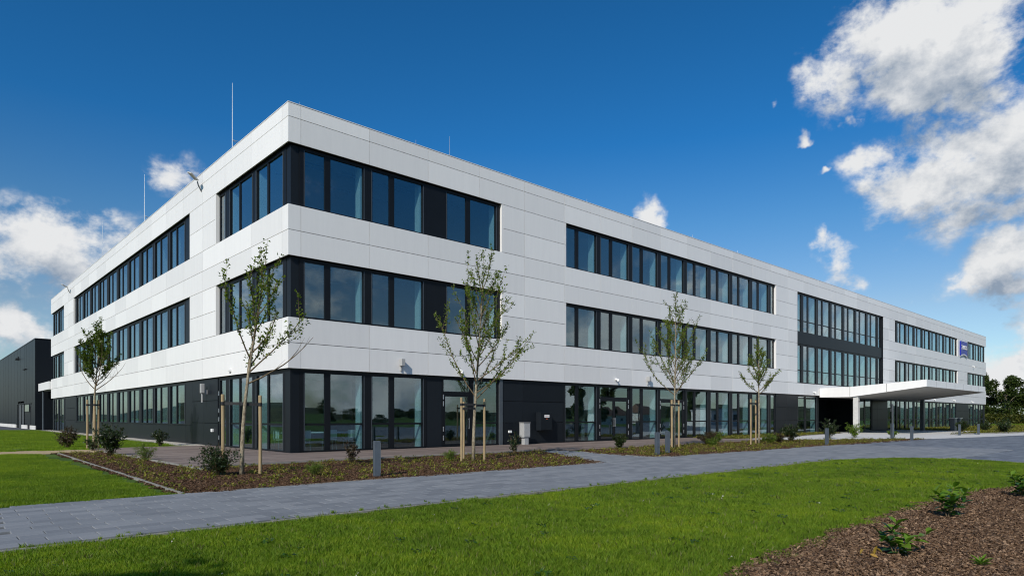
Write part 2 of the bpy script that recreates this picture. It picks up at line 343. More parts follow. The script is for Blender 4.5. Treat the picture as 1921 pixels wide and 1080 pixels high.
def thing(name, label, cat, loc=(0, 0, 0), rz=0, group=None):
    o = bpy.data.objects.new(name, None); COL.objects.link(o); o.location = loc; o.rotation_euler = (0, 0, rz); o.empty_display_size = .2
    return tag(o, label, cat, group)
def tag(o, label, cat, group=None):
    o['label'] = label; o['category'] = cat
    if group: o['group'] = group
    return o
def kind(o, k): o['kind'] = k; return o
def npmesh(name, V, F, mat):
    """V (n,3), F (m,k) -> mesh"""
    V = np.asarray(V, dtype=np.float32); F = np.asarray(F, dtype=np.int32); k = F.shape[1]
    m = bpy.data.meshes.new(name); m.vertices.add(len(V)); m.vertices.foreach_set('co', V.ravel())
    m.loops.add(F.size); m.loops.foreach_set('vertex_index', F.ravel())
    m.polygons.add(len(F)); m.polygons.foreach_set('loop_start', np.arange(0, F.size, k, dtype=np.int32))
    m.update(calc_edges=True); m.materials.append(MAT[mat]); return m
def leaves(P, size, aspect=.5, up=.3, rg=rng, fold=.18, dirs=None):
    """rhombic folded leaves at points P -> V, F(quads)"""
    P = np.asarray(P); n = len(P)
    d = rg.normal(size=(n, 3)) if dirs is None else np.asarray(dirs) + rg.normal(size=(n, 3)) * .5
    d[:, 2] *= .7; d /= np.linalg.norm(d, axis=1)[:, None] + 1e-6
    w = rg.normal(size=(n, 3)); w[:, 2] += 0; nn = np.cross(d, w); nn[:, 2] += up * np.sign(nn[:, 2] + 1e-6); nn /= np.linalg.norm(nn, axis=1)[:, None] + 1e-6
    sd = np.cross(nn, d); sd /= np.linalg.norm(sd, axis=1)[:, None] + 1e-6
    s = (np.full(n, size) * rg.uniform(.7, 1.3, n))[:, None]
    a = P; c = P + d * s; b = P + d * s * .45 + sd * s * aspect * .5 + nn * s * fold; e = P + d * s * .45 - sd * s * aspect * .5 + nn * s * fold
    V = np.stack([a, b, c, e], 1).reshape(-1, 3); F = np.arange(4 * n).reshape(n, 4)
    return V, F
def inpoly(x, y, poly):
    c = False; j = len(poly) - 1
    for i in range(len(poly)):
        xi, yi = poly[i]; xj, yj = poly[j]
        if (yi > y) != (yj > y) and x < (xj - xi) * (y - yi) / (yj - yi) + xi: c = not c
        j = i
    return c
def sheet(name, poly, z, mat, kindname='structure', parent=None):
    bm = bmesh.new(); vs = [bm.verts.new((x, y, z)) for x, y in poly]; f = bm.faces.new(vs)
    if f.normal.z < 0: f.normal_flip()
    bm.normal_update(); bmesh.ops.triangulate(bm, faces=bm.faces[:])
    m = bpy.data.meshes.new(name); bm.to_mesh(m); bm.free()
    for p in m.polygons:
        if p.normal.z < 0: p.flip()
    m.update()
    o = link(name, m, mat, parent)
    if kindname: kind(o, kindname)
    return o
def scatter(name, pts, variants, seed=0, label=None, cat=None, tilt=0.0):
    """pts (x,y,z,scale): variants instanced on them by geometry nodes; one object of stuff"""
    pts = np.asarray(pts, dtype=np.float32)
    m = bpy.data.meshes.new(name); m.vertices.add(len(pts)); m.vertices.foreach_set('co', np.ascontiguousarray(pts[:, :3]).ravel())
    at = m.attributes.new('s', 'FLOAT', 'POINT'); at.data.foreach_set('value', np.ascontiguousarray(pts[:, 3])); m.update()
    o = bpy.data.objects.new(name, m); COL.objects.link(o); kind(o, 'stuff')
    if label: tag(o, label, cat)
    c = bpy.data.collections.new(name + '_source')
    for i, v in enumerate(variants):
        c.objects.link(bpy.data.objects.new(name + '_piece', v))
    ng = bpy.data.node_groups.new(name, 'GeometryNodeTree'); ng.is_modifier = True
    ng.interface.new_socket('Geometry', in_out='INPUT', socket_type='NodeSocketGeometry'); ng.interface.new_socket('Geometry', in_out='OUTPUT', socket_type='NodeSocketGeometry')
    N = ng.nodes; L = ng.links
    gi = N.new('NodeGroupInput'); go = N.new('NodeGroupOutput'); ip = N.new('GeometryNodeInstanceOnPoints'); ci = N.new('GeometryNodeCollectionInfo')
    ci.inputs[0].default_value = c; ci.inputs['Separate Children'].default_value = True; ci.inputs['Reset Children'].default_value = True
    rv = N.new('FunctionNodeRandomValue'); rv.data_type = 'FLOAT_VECTOR'; rv.inputs[0].default_value = (-tilt, -tilt, 0); rv.inputs[1].default_value = (tilt, tilt, 6.283); rv.inputs['Seed'].default_value = seed
    ri = N.new('FunctionNodeRandomValue'); ri.data_type = 'INT'; ri.inputs['Min'].default_value = 0; ri.inputs['Max'].default_value = len(variants) - 1; ri.inputs['Seed'].default_value = seed + 1
    na = N.new('GeometryNodeInputNamedAttribute'); na.data_type = 'FLOAT'; na.inputs[0].default_value = 's'
    L.new(gi.outputs[0], ip.inputs['Points']); L.new(ci.outputs[0], ip.inputs['Instance']); ip.inputs['Pick Instance'].default_value = True
    L.new(ri.outputs[2], ip.inputs['Instance Index']); L.new(rv.outputs[0], ip.inputs['Rotation']); L.new(na.outputs[0], ip.inputs['Scale'])
    L.new(ip.outputs[0], go.inputs[0])
    md = o.modifiers.new('scatter', 'NODES'); md.node_group = ng
    return o
def dup(root, loc=None, rz=None, label=None, group=None):
    r = root.copy(); COL.objects.link(r)
    if loc is not None: r.location = loc
    if rz is not None: r.rotation_euler = (0, 0, rz)
    if label: r['label'] = label
    if group: r['group'] = group
    for ch in list(root.children):
        c = ch.copy(); COL.objects.link(c); c.parent = r
        for gch in list(ch.children):
            d = gch.copy(); COL.objects.link(d); d.parent = c
    return r
# ------------------------------------------------------------------ ground
LAWN = [(-400, -400), (400, -400), (400, 400), (-400, 400)]
PATH = [(-40, -15.12), (11.4, -15.1), (14.4, -16.3), (15.2, -17.8), (14.3, -19.7), (12.5, -22), (12.5, -60), (115, -60), (115, -19.2), (60, -14.4), (46, -12.6), (37.3, -11.1), (22, -10.75), (9.2, -10.6), (8.6, -10.3), (8.7, -8.5), (9.3, -6.3), (9.3, -4.7), (8.0, -4.7), (8.2, -5.2), (5.0, -10.95), (-40, -11.0)]
BED1 = [(-6.75, -11.0), (5.0, -10.95), (8.2, -5.2), (7.95, -4.8), (-3.0, -4.8), (-4.2, -5.0), (-4.8, -5.8), (-4.8, 6.3), (-6.25, 6.3)]
BED2 = [(9.3, -6.3), (8.7, -8.5), (8.6, -10.3), (9.2, -10.6), (22, -10.75), (37.3, -11.1), (33, -8.6), (27.2, -5.6), (10.2, -5.6)]
BED3 = [(27.2, -3.4), (47.5, -1.9), (47.5, .06), (27.2, .06)]
LIGHT = [(27.2, -5.6), (33, -8.6), (37.3, -11.1), (46, -12.6), (60, -14.4), (115, -19.2), (115, -16.0), (60, -11.6), (49, -9.3), (67, -8.8), (67, .06), (47.5, .06), (47.5, -1.9), (27.2, -3.4)]
BED4 = [(49.5, -9.3), (60, -11.55), (115, -15.9), (115, -1.5), (107.5, -1.5), (107.5, .06), (67.1, .06), (67.1, -8.75)]
BEDR = [(-6.6, -21.05), (-4.3, -20.72), (-2.1, -20.58), (2.0, -20.55), (4.5, -20.72), (7, -21.2), (10, -23), (10, -30), (-8.6, -30), (-8.6, -22.5)]
SANDP = [(-40, 7.0), (-6.25, 6.3), (-4.8, 6.3), (-4.8, 9.2), (-7, 9.6), (-40, 10.4)]
YARD = [(-60, 66), (-6, 63), (2, 58), (-.3, 57), (12, 57), (12, 64.1), (-.45, 64.1), (-.45, 200), (-60, 200)]
kind(sheet('ground', LAWN, 0, 'lawn'), 'structure')
path = sheet('path', PATH, .006, 'paving_far')
sheet('planting_bed', BED1, .012, 'earth'); sheet('planting_bed', BED2, .012, 'earth'); sheet('planting_bed', BED3, .012, 'earth')
sheet('planting_bed', BED4, .012, 'earth'); sheet('planting_bed', BEDR, .012, 'earth')
sheet('driveway', LIGHT, .010, 'concrete_light'); sheet('sand_path', SANDP, .008, 'sand'); sheet('yard', YARD, .008, 'asphalt')

# paving slabs: the nearest 290 one by one, the rest joined
def slabs():
    sw, sh, g = .50, .25, .010
    meshes = []
    for i in range(4):
        mb = MB(); b = .006; w = sw / 2 - g / 2; h = sh / 2 - g / 2
        lo = [(-w, -h, -.012), (w, -h, -.012), (w, h, -.012), (-w, h, -.012)]
        mi = [(-w, -h, .014), (w, -h, .014), (w, h, .014), (-w, h, .014)]
        hi = [(-w + b, -h + b, .018), (w - b, -h + b, .018), (w - b, h - b, .018), (-w + b, h - b, .018)]
        mb.v = lo + mi + hi
        mb.f = [(0, 1, 5, 4), (1, 2, 6, 5), (2, 3, 7, 6), (3, 0, 4, 7), (4, 5, 9, 8), (5, 6, 10, 9), (6, 7, 11, 10), (7, 4, 8, 11), (8, 9, 10, 11)]
        m = mb.mesh('paving_slab'); m.materials.append(MAT['slab']); meshes.append(m)
    cells = []
    ny = 36
    for j in range(-24, 27):
        y = -11.0 - .13 - j * .25
        offx = (j % 2) * .25 + random.uniform(-.06, .06)
        for i in range(-36, 74):
            x = i * sw + offx
            ok = all(inpoly(x + a, y + c, PATH) for a in (-.23, .23) for c in (-.115, .115))
            if ok and x < 24: cells.append((x, y))
    cx, cy = CAMP[0], CAMP[1]
    def vis(c):
        dx, dy = c[0] - cx, c[1] - cy
        dep = dx * math.cos(HEAD) + dy * math.sin(HEAD); lat = dx * math.sin(HEAD) - dy * math.cos(HEAD)
        return dep > 2 and abs(lat / dep) < .80
    seen = sorted([c for c in cells if vis(c)], key=lambda c: (c[0] - cx) ** 2 + (c[1] - cy) ** 2)
    near = set(seen[:290])
    rest = MB()
    base = meshes[0]; bv = [tuple(v.co) for v in base.vertices]; bf = [tuple(p.vertices) for p in base.polygons]
    for c in cells:
        dz = random.uniform(-.002, .002)
        if c in near:
            o = link('paving_slab', random.choice(meshes), None, path, (c[0], c[1], .012 + dz))
            o.rotation_euler = (random.uniform(-.004, .004), random.uniform(-.003, .003), random.uniform(-.004, .004))
        elif vis(c):
            b = len(rest.v); rest.v += [(x + c[0], y + c[1], z + .012 + dz) for x, y, z in bv]; rest.f += [tuple(b + i for i in f) for f in bf]
    m = bpy.data.meshes.new('paving_slabs'); m.from_pydata(rest.v, [], rest.f); m.update()
    kind(link('paving_slabs', m, 'slab', path), 'stuff')
slabs()
sheet('joint_sand', [(-17.5, -15.05), (11.3, -15.05), (11.3, -11.05), (-17.5, -11.05)], .0072, 'joint_sand')
# edging stones
def edging(name, pts, w=.08, h=.03, mat='kerb_stone', step=1.0):
    mb = MB()
    for (x0, y0), (x1, y1) in zip(pts, pts[1:]):
        d = Vector((x1 - x0, y1 - y0)); n = max(1, int(d.length / step)); d.normalize(); p = Vector((-d.y, d.x)) * w / 2
        for i in range(n):
            a = Vector((x0, y0)).lerp(Vector((x1, y1)), i / n) + d * .006; b = Vector((x0, y0)).lerp(Vector((x1, y1)), (i + 1) / n) - d * .006
            z = h + random.uniform(-.004, .004)
            mb.prism([tuple(a - p), tuple(b - p), tuple(b + p), tuple(a + p)], -.05, z)
    return kind(mb.build(name, mat), 'structure')
edging('path_edging', [(-14, -15.16), (11.4, -15.14), (13.2, -15.7), (14.45, -16.3), (15.25, -17.8), (14.35, -19.7)], .07, .030)
edging('bed_edging', [(-6.8, -11.0), (-6.3, 6.3)], .06, .045)
edging('bed_edging', [(-6.72, -11.03), (5.0, -10.98), (8.25, -5.2)], .05, .035)
edging('deck_edging', [(-4.84, 6.3), (-4.84, -5.8), (-4.2, -5.03), (-3.0, -4.83), (8.0, -4.83)], .07, .075)
edging('bed_edging', [(9.3, -6.3), (8.68, -8.5), (8.55, -10.35), (9.2, -10.64), (22, -10.79), (37.4, -11.15)], .05, .035)
edging('bed_edging', [(27.2, -3.45), (47.5, -1.95)], .1, .05)
edging('bed_edging', [(49.5, -9.35), (60, -11.6), (110, -15.6)], .14, .10)
edging('bed_edging', [(62, -9.0), (110, -11.0)], .14, .06)
edging('bed_edging', [(67, -.6), (107, -.6)], .5, .05)
edging('bed_edging', [(-8, 9.75), (-6.6, 11.8)], .08, .04)

# terrace deck
def decking():
    base = MB(); base.prism([(-4.80, -5.8), (-4.2, -5.0), (-3.0, -4.8), (.10, -4.8), (.10, 9.2), (-4.80, 9.2)], -.02, .030); base.box(.10, 27.2, -4.8, .10, -.02, .030); base.box(9.35, 27.2, -5.6, -4.8, -.02, .030)
    d = kind(base.build('deck', 'core_dark'), 'structure')
    mb = MB(); pw = .145
    def row(x0, x1, y):
        x = x0 - random.uniform(0, 3)
        while x < x1:
            e = x + random.choice((3.0, 3.6, 4.2)); a = max(x, x0); b = min(e, x1)
            if b - a > .1: mb.box(a + .002, b - .002, y + .004, y + pw - .004, .032, .056 + random.uniform(-.0015, .0015))
            x = e
    for i in range(200):
        y = -5.6 + i * pw
        if y + pw > 9.2: break
        x0 = -4.80; x1 = .08
        if y < -4.8:
            if y + pw <= -4.78: row(9.35, 27.2, y)
            continue
        if y < .0 - pw: x1 = 27.2
        row(x0 if y > -4.6 else -2.9, x1, y)
    kind(mb.build('deck_plank', 'deck_wood', d), 'stuff')
decking()

# ------------------------------------------------------------------ the office building
MU, MS = 2.94, 3.07
FL = .5 + 36 * MU + .5; SL = .56 + 18 * MS + .58
bld = thing('office_building', 'long white three-storey office building with dark window bands and a projecting entrance canopy', 'building')
FRONT = lambda u, v, z: (u, v, z)
SIDE = lambda u, v, z: (v, u, z)
class FB(MB):                                        # boxes given as along / depth / height on a facade
    def __init__(s, fac): super().__init__(); s.fac = fac
    def b(s, u0, u1, v0, v1, z0, z1):
        a = s.fac(u0, v0, z0); c = s.fac(u1, v1, z1)
        return s.box(a[0], c[0], a[1], c[1], a[2], c[2])
ROWS = [(3.24, 4.21), (4.21, 5.18), (5.18, 6.335), (6.335, 7.49), (7.49, 8.455), (8.455, 9.42), (9.42, 10.58), (10.58, 11.74), (11.74, 12.70), (12.70, 13.22)]
OPF = [(0, 10.82), (15.3, 39.62), (43.38, 63.52), (67.1, 91.66), (96.49, FL)]
OPS = [(0, 8.0), (11.76, 43.97), (48.8, SL)]
def pieces(u0, u1, ops):
    out = [(u0, u1)]
    for a, b in ops:
        nx = []
        for s, e in out:
            if b <= s or a >= e: nx.append((s, e)); continue
            if a > s: nx.append((s, a))
            if b < e: nx.append((b, e))
        out = nx
    return [(s, e) for s, e in out if e - s > .08]
panel_cache = {}
def panel(fac, u0, u1, z0, z1, v0, v1, mat, name, g=.008, gz=.011):
    gl = 0 if u0 < .06 else g
    w, h, d = round(u1 - u0 - g - gl, 3), round(z1 - z0 - 2 * gz, 3), round(v1 - v0, 3)
    key = (fac is FRONT, w, h, d, mat)
    if key not in panel_cache:
        mb = FB(fac); mb.b(0, w, 0, d, 0, h); m = mb.mesh(name); m.materials.append(MAT[mat]); panel_cache[key] = m
    return (name, panel_cache[key], fac(u0 + gl, v0, z0 + gz), w * h)
plist = []
def facade_panels():
    for fac, edges, ops in ((FRONT, [0] + [.5 + MU * k for k in range(37)] + [FL], OPF), (SIDE, [.052] + [.56 + MS * k for k in range(19)] + [SL], OPS)):
        for ri, (z0, z1) in enumerate(ROWS):
            op = list(ops) if ri in (2, 3, 6, 7) else []
            if fac is FRONT and ri in (1, 4, 5): op = [OPF[2]]
            for a, b in zip(edges, edges[1:]):
                for s, e in pieces(a, b, op): plist.append(panel(fac, s, e, z0, z1, 0, .05, 'panel_white', 'facade_panel'))
    def px(p):
        o = Vector(p[2]); d = (o - Vector(CAMP)).length; return p[3] / d ** 2.6
    pl = sorted(plist, key=px, reverse=True)
    for p in pl[:292]: link(p[0], p[1], None, bld, p[2])
    rest = MB()
    for p in pl[292:]:
        b = len(rest.v); rest.v += [tuple(v.co + Vector(p[2])) for v in p[1].vertices]; rest.f += [tuple(b + i for i in f.vertices) for f in p[1].polygons]
    kind(rest.build('facade_panels', 'panel_white', bld), 'stuff')
facade_panels()
# structural wall behind the panels, closed rear walls, roof
core = MB()
def cb(fac, u0, u1, v0, v1, z0, z1):
    a = fac(u0, v0, z0); c = fac(u1, v1, z1); core.box(a[0], c[0], a[1], c[1], a[2], c[2])
C0 = .085
for z0, z1 in ((3.26, 5.165), (7.505, 9.405)):
    cb(FRONT, C0, OPF[2][0] - .01, C0, .30, z0, z1); cb(FRONT, OPF[2][1] + .01, FL - .02, C0, .30, z0, z1); cb(SIDE, .302, SL - .02, C0, .30, z0, z1)
cb(FRONT, OPF[2][0] - .008, OPF[2][1] + .008, C0, .30, 3.26, 4.20)
cb(FRONT, C0, FL - .02, C0, .30, 11.755, 13.15); cb(SIDE, .302, SL - .02, C0, .30, 11.755, 13.15)
for a, b in ((10.83, 15.29), (39.63, 43.37), (63.53, 67.09), (91.67, 96.48)):
    cb(FRONT, a, b, C0, .30, 5.167, 7.503); cb(FRONT, a, b, C0, .30, 9.407, 11.753)
for a, b in ((8.01, 11.75), (43.98, 48.79)):
    cb(SIDE, a, b, C0, .30, 5.167, 7.503); cb(SIDE, a, b, C0, .30, 9.407, 11.753)
core.build('structural_wall', 'core_dark', bld)
mb = MB(); mb.box(FL - .28, FL - .02, .31, 20, .0, 13.15).box(.31, FL - .3, 19.7, 20, 0, 13.15); mb.box(.31, 20, SL - .28, SL - .02, 0, 13.15).box(19.7, 20, 20.02, SL - .3, 0, 13.15); mb.build('rear_wall', 'panel_white', bld)
mb = MB(); mb.box(.31, FL - .3, .31, 19.68, 12.6, 12.75).box(.31, 19.68, 19.7, SL - .3, 12.6, 12.75); mb.build('roof', 'roof_gravel', bld)
mb = MB(); mb.box(-.012, FL + .01, -.012, .36, 13.222, 13.25).box(-.012, .36, .362, SL, 13.222, 13.25); mb.build('parapet_cap', 'panel_white', bld)
# floors, ceilings and inner walls, seen through the glass
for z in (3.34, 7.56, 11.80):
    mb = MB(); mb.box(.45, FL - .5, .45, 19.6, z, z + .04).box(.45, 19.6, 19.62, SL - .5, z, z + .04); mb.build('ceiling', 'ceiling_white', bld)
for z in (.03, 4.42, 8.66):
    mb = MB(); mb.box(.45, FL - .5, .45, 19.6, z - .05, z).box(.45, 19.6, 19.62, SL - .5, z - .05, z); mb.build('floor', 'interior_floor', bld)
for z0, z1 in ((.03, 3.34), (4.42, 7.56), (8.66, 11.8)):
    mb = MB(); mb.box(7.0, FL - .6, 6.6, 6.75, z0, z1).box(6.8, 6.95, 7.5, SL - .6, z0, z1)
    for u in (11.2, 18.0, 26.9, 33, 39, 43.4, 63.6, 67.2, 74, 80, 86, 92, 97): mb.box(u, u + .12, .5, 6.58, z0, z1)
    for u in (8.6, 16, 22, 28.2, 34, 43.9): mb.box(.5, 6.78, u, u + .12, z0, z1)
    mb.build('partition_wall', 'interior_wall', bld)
vent = MB().box(-.75, .75, -.06, .06, 0, .02).mesh('ceiling_vent'); vent.materials.append(MAT['core_dark'])
for z in (7.56, 11.8):
    for u in (1.4, 3.4, 5.4, 8.5):
        for v in (1.6, 1.95, 3.6):
            o = link('ceiling_vent', vent, None, bld, (u + .4, v, z - .025))

# ---- windows
pane_cache = {}
def pane(fac, par, u0, u1, z0, z1, v):
    key = (fac is FRONT, round(u1 - u0, 3), round(z1 - z0, 3))
    if key not in pane_cache:
        mb = FB(fac); mb.b(0, key[1], 0, .008, 0, key[2]); m = mb.mesh('pane'); m.materials.append(MAT['glass']); pane_cache[key] = m
    return link('pane', pane_cache[key], None, par, fac(u0, v, z0))
def window(fac, u0, u1, z0, z1, lights, transoms=(), v=.17, pier=(.20, .20), name='window', rails=True, inner=True, head=.13, sill=.07):
    """lights: list of (a, b) glazed spans; everything else of u0..u1 is frame"""
    fr = FB(fac); e = .0015
    fr.b(u0 + e, u1 - e, v - .02, v + .09, z1 - head, z1); fr.b(u0 + e, u1 - e, v - .03, v + .09, z0, z0 + sill)
    xs = [u0 + e] + [x for ab in lights for x in ab] + [u1 - e]
    zz = (z0 + sill, z1 - head)
    for a, b in zip(xs[0::2], xs[1::2]):
        if b - a > .01:
            dd = (.05 if fac is FRONT else .02) if b - a > .16 and (a < u0 + .01 or b > u1 - .01) else 0
            fr.b(a, b, v - .005 - dd * .7, v + .085, zz[0], zz[1])
    for t in transoms:
        for a, b in lights: fr.b(a, b, v, v + .08, t - .04, t + .04)
    w = fr.build(name, 'frame_dark', bld)
    for a, b in lights:
        cuts = [zz[0]] + [q for t in transoms for q in (t - .04, t + .04)] + [zz[1]]
        for p, q in zip(cuts[0::2], cuts[1::2]): pane(fac, w, a, b, p, q, v + .03)
    if rails:
        for i, (a, b) in enumerate(lights):
            rl = FB(fac); c = a - .045 if i % 2 == 0 else b + .02
            rl.b(c, c + .025, v - .045, v - .012, zz[0], zz[1]); rl.build('blind_rail', 'frame_edge', w)
    if inner:
        iv = FB(fac); iv.b(u1 - .27, u1 + .15, v + .10, v + .48, z0 - .02, z1 + .03); iv.build('inner_pier', 'reveal_white', w)
    return w
def fmod(s): return [(s + .22, s + 1.05), (s + 1.30, s + 2.74)]
def smod(s): return [(s + .26, s + 1.68), (s + 1.82, s + 2.86)]
kf = lambda k: .5 + MU * k
ks = lambda k: .56 + MS * k
for z0, z1 in ((5.185, 7.485), (9.425, 11.735)):
    # front, corner bay: a solid dark leaf and a wide window close it
    for k in (0, 1): window(FRONT, kf(k), kf(k + 1), z0, z1, fmod(kf(k)))
    window(FRONT, kf(2), 10.72, z0, z1, [(7.52, 8.63), (8.89, 10.46)])
    for k in range(5, 13): window(FRONT, kf(k), kf(k + 1), z0, z1, fmod(kf(k)))
    window(FRONT, kf(13), 39.55, z0, z1, [(kf(13) + .22, 39.42)], inner=False)
    window(FRONT, 67.12, kf(23), z0, z1, [(67.25, kf(23) - .2)])
    for k in range(23, 31): window(FRONT, kf(k), kf(k + 1) - (.03 if k == 30 else 0), z0, z1, fmod(kf(k)))
    window(FRONT, 96.52, kf(33), z0, z1, [(96.65, kf(33) - .2)])
    for k in range(33, 36): window(FRONT, kf(k), kf(k + 1), z0, z1, fmod(kf(k)), inner=k < 35)
    for k in (0, 1): window(SIDE, ks(k), ks(k + 1), z0, z1, smod(ks(k)))
    window(SIDE, ks(2), 7.90, z0, z1, [(7.08, 7.78)], inner=False)
    for k in range(4, 14): window(SIDE, ks(k), ks(k + 1), z0, z1, smod(ks(k)))
    window(SIDE, 48.85, ks(16), z0, z1, [(49.0, ks(16) - .2)])
    for k in (16, 17): window(SIDE, ks(k), ks(k + 1), z0, z1, smod(ks(k)), inner=k < 17)
    # corner posts and dark filler pieces at the ends of the bands
    mb = MB(); mb.box(.17, .4985, .17, .5585, z0, z1); mb.build('corner_post', 'panel_dark', bld)
    mb = MB(); mb.box(FL - .5, FL - .12, .17, .5, z0, z1); mb.build('corner_post', 'panel_dark', bld)
    for a, b in ((11.78, ks(4)), (ks(14), 43.95)): mb = FB(SIDE); mb.b(a, b, .12, .28, z0, z1); mb.build('filler_panel', 'panel_dark', bld)
    # white linings at the ends of the openings
    for fc, a, b in ((FRONT, 10.73, 10.815), (FRONT, 39.56, 39.615), (FRONT, 91.605, 91.655), (FRONT, 15.302, 15.33), (SIDE, 7.91, 7.995), (SIDE, 11.762, 11.778), (SIDE, 43.952, 43.968), (SIDE, 48.802, 48.84)):
        mb = FB(fc); mb.b(a, b, .002, .27, z0, z1); mb.build('opening_lining', 'panel_white', bld)
# two-storey opening above the entrance
for z0, z1, tr in ((8.47, 11.735, 9.45), (4.22, 7.49, 5.3)):
    window(FRONT, 43.40, kf(15), z0, z1, [(43.62, kf(15) - .2)], (tr,))
    for k in range(15, 21): window(FRONT, kf(k), kf(k + 1), z0, z1, fmod(kf(k)), (tr,))
    window(FRONT, kf(21), 63.46, z0, z1, [(kf(21) + .22, 63.3)], (tr,), inner=False)
mb = FB(FRONT); mb.b(43.39, 63.51, .08, .27, 7.492, 8.468); mb.build('spandrel_panel', 'panel_dark', bld)
mb = FB(FRONT); mb.b(63.47, 63.515, .002, .27, 4.215, 11.735); mb.b(43.383, 43.395, .002, .27, 4.215, 11.735); mb.build('opening_lining', 'panel_dark', bld)

# ---- ground floor, front
GZ0, GZ1, TR = .04, 3.225, 1.12
def dpanel(fac, u0, u1, z0, z1, v=.12):
    p = panel(fac, u0, u1, z0, z1, v, v + .05, 'panel_dark', 'cladding_panel', .006); link(p[0], p[1], None, bld, p[2])
def dblock(fac, us, zs=(.04, 1.12, 2.18, 3.225)):
    for a, b in zip(us, us[1:]):
        for c, d in zip(zs, zs[1:]): dpanel(fac, a, b, c, d)
    mb = FB(fac); mb.b(us[0] + .01, us[-1] - .01, .175, .42, .02, 3.22); mb.build('ground_floor_wall', 'core_dark', bld)
def door(u0, u1, z1=2.42, leaves_=2):
    """glazed door leaves with a fanlight and hinges"""
    fr = FB(FRONT); v = .17; e = .002
    fr.b(u0 + e, u1 - e, v - .01, v + .09, GZ1 - .13, GZ1); fr.b(u0 + e, u0 + .12, v - .01, v + .085, GZ0, GZ1 - .13); fr.b(u1 - .12, u1 - e, v - .01, v + .085, GZ0, GZ1 - .13); fr.b(u0 + .12, u1 - .12, v, v + .08, z1, z1 + .12)
    f = fr.build('door_frame', 'frame_dark', bld)
    pane(FRONT, f, u0 + .12, u1 - .12, z1 + .12, GZ1 - .13, v + .03)
    w = (u1 - u0 - .24) / leaves_
    for i in range(leaves_):
        a = u0 + .12 + i * w; b = a + w; lf = FB(FRONT)
        lf.b(a + .004, a + .10, v + .005, v + .07, GZ0, z1 - .004); lf.b(b - .10, b - .004, v + .005, v + .07, GZ0, z1 - .004); lf.b(a + .10, b - .10, v + .005, v + .07, GZ0, GZ0 + .14); lf.b(a + .10, b - .10, v + .005, v + .07, z1 - .11, z1 - .004)
        d = lf.build('door', 'frame_dark', bld)
        pane(FRONT, d, a + .10, b - .10, GZ0 + .14, z1 - .11, v + .03)
        h = FB(FRONT); hx = b - .06 if i == 0 else a + .06
        h.b(hx - .012, hx + .012, v - .05, v - .03, .85, 1.35); h.b(hx - .01, hx + .01, v - .03, v + .004, .88, .91); h.b(hx - .01, hx + .01, v - .03, v + .004, 1.29, 1.32); h.build('handle', 'steel', d)
    hg = FB(FRONT)
    for z in (.35, .75, 1.9, 2.2):
        for x in ((u0 + .10, u1 - .10) if leaves_ == 2 else (u0 + .10,)): hg.b(x - .02, x + .02, v - .035, v - .012, z, z + .22)
    hg.build('hinge', 'steel', f)
for k in (0, 1): window(FRONT, kf(k), kf(k + 1), GZ0, GZ1, fmod(kf(k)), (TR,))
dpanel(FRONT, kf(2), 7.22, .04, 3.225, .15)
door(7.22, 8.98, 2.45, 1)
window(FRONT, 8.98, 10.66, GZ0, GZ1, [(9.1, 10.56)], (TR,), inner=False)
mb = FB(FRONT); mb.b(10.67, 10.86, .08, .40, .02, 3.22); mb.build('wall_post', 'frame_edge', bld)
dblock(FRONT, [10.87, 12.26, kf(5)])
for k in range(5, 13):
    if k in (6, 8): door(kf(k) + .05, kf(k + 1) - .05, 2.42); mb = FB(FRONT); mb.b(kf(k + 1) - .045, kf(k + 1) - .003, .15, .26, GZ0, GZ1); mb.b(kf(k) + .003, kf(k) + .045, .15, .26, GZ0, GZ1); mb.build('door_post', 'frame_dark', bld)
    else: window(FRONT, kf(k), kf(k + 1), GZ0, GZ1, fmod(kf(k)), (TR,))
window(FRONT, kf(13), 39.75, GZ0, GZ1, [(kf(13) + .22, 39.62)], (TR,), inner=False)
dblock(FRONT, [39.76, kf(14), 43.6])
window(FRONT, 43.61, 47.68, GZ0, GZ1, [(43.8, 45.1), (45.4, 47.4)], (TR,))
# entrance recess behind the canopy
mb = MB(); mb.box(47.7, 47.9, .15, 3.3, .03, 3.3).box(57.0, 57.2, .15, 3.3, .03, 3.3).box(47.92, 57.0, 3.1, 3.28, 2.6, 3.3).box(47.92, 49.4, 3.1, 3.28, .03, 2.6).box(54.8, 57.0, 3.1, 3.28, .03, 2.6); mb.build('entrance_recess', 'panel_dark', bld)
mb = MB(); mb.box(47.92, 56.98, .46, 3.08, 3.28, 3.32); mb.build('recess_ceiling', 'core_dark', bld)
for i in range(4):
    a = 49.42 + i * 1.345; mb = MB(); mb.box(a, a + .08, 3.12, 3.2, .04, 2.59).box(a + 1.25, a + 1.33, 3.12, 3.2, .04, 2.59).box(a + .08, a + 1.25, 3.12, 3.2, 2.5, 2.59).box(a + .08, a + 1.25, 3.12, 3.2, .04, .14); d = mb.build('door', 'frame_dark', bld)
    pane(FRONT, d, a + .08, a + 1.25, .14, 2.5, 3.15)
    hx = a + (1.2 if i % 2 == 0 else .13); mb = MB(); mb.box(hx - .02, hx + .02, 3.02, 3.06, .5, 2.0).box(hx - .015, hx + .015, 3.06, 3.119, .6, .64).box(hx - .015, hx + .015, 3.06, 3.119, 1.86, 1.9); mb.build('handle', 'steel', d)
window(FRONT, 57.22, 60.8, GZ0, GZ1, [(57.4, 58.7), (59.0, 60.6)], (TR,))
dblock(FRONT, [60.82, 62.24, 65.0])
window(FRONT, 65.02, kf(23), GZ0, GZ1, [(65.2, 66.4), (66.6, kf(23) - .2)], (TR,))
for k in range(23, 31): window(FRONT, kf(k), kf(k + 1), GZ0, GZ1, fmod(kf(k)), (TR,))
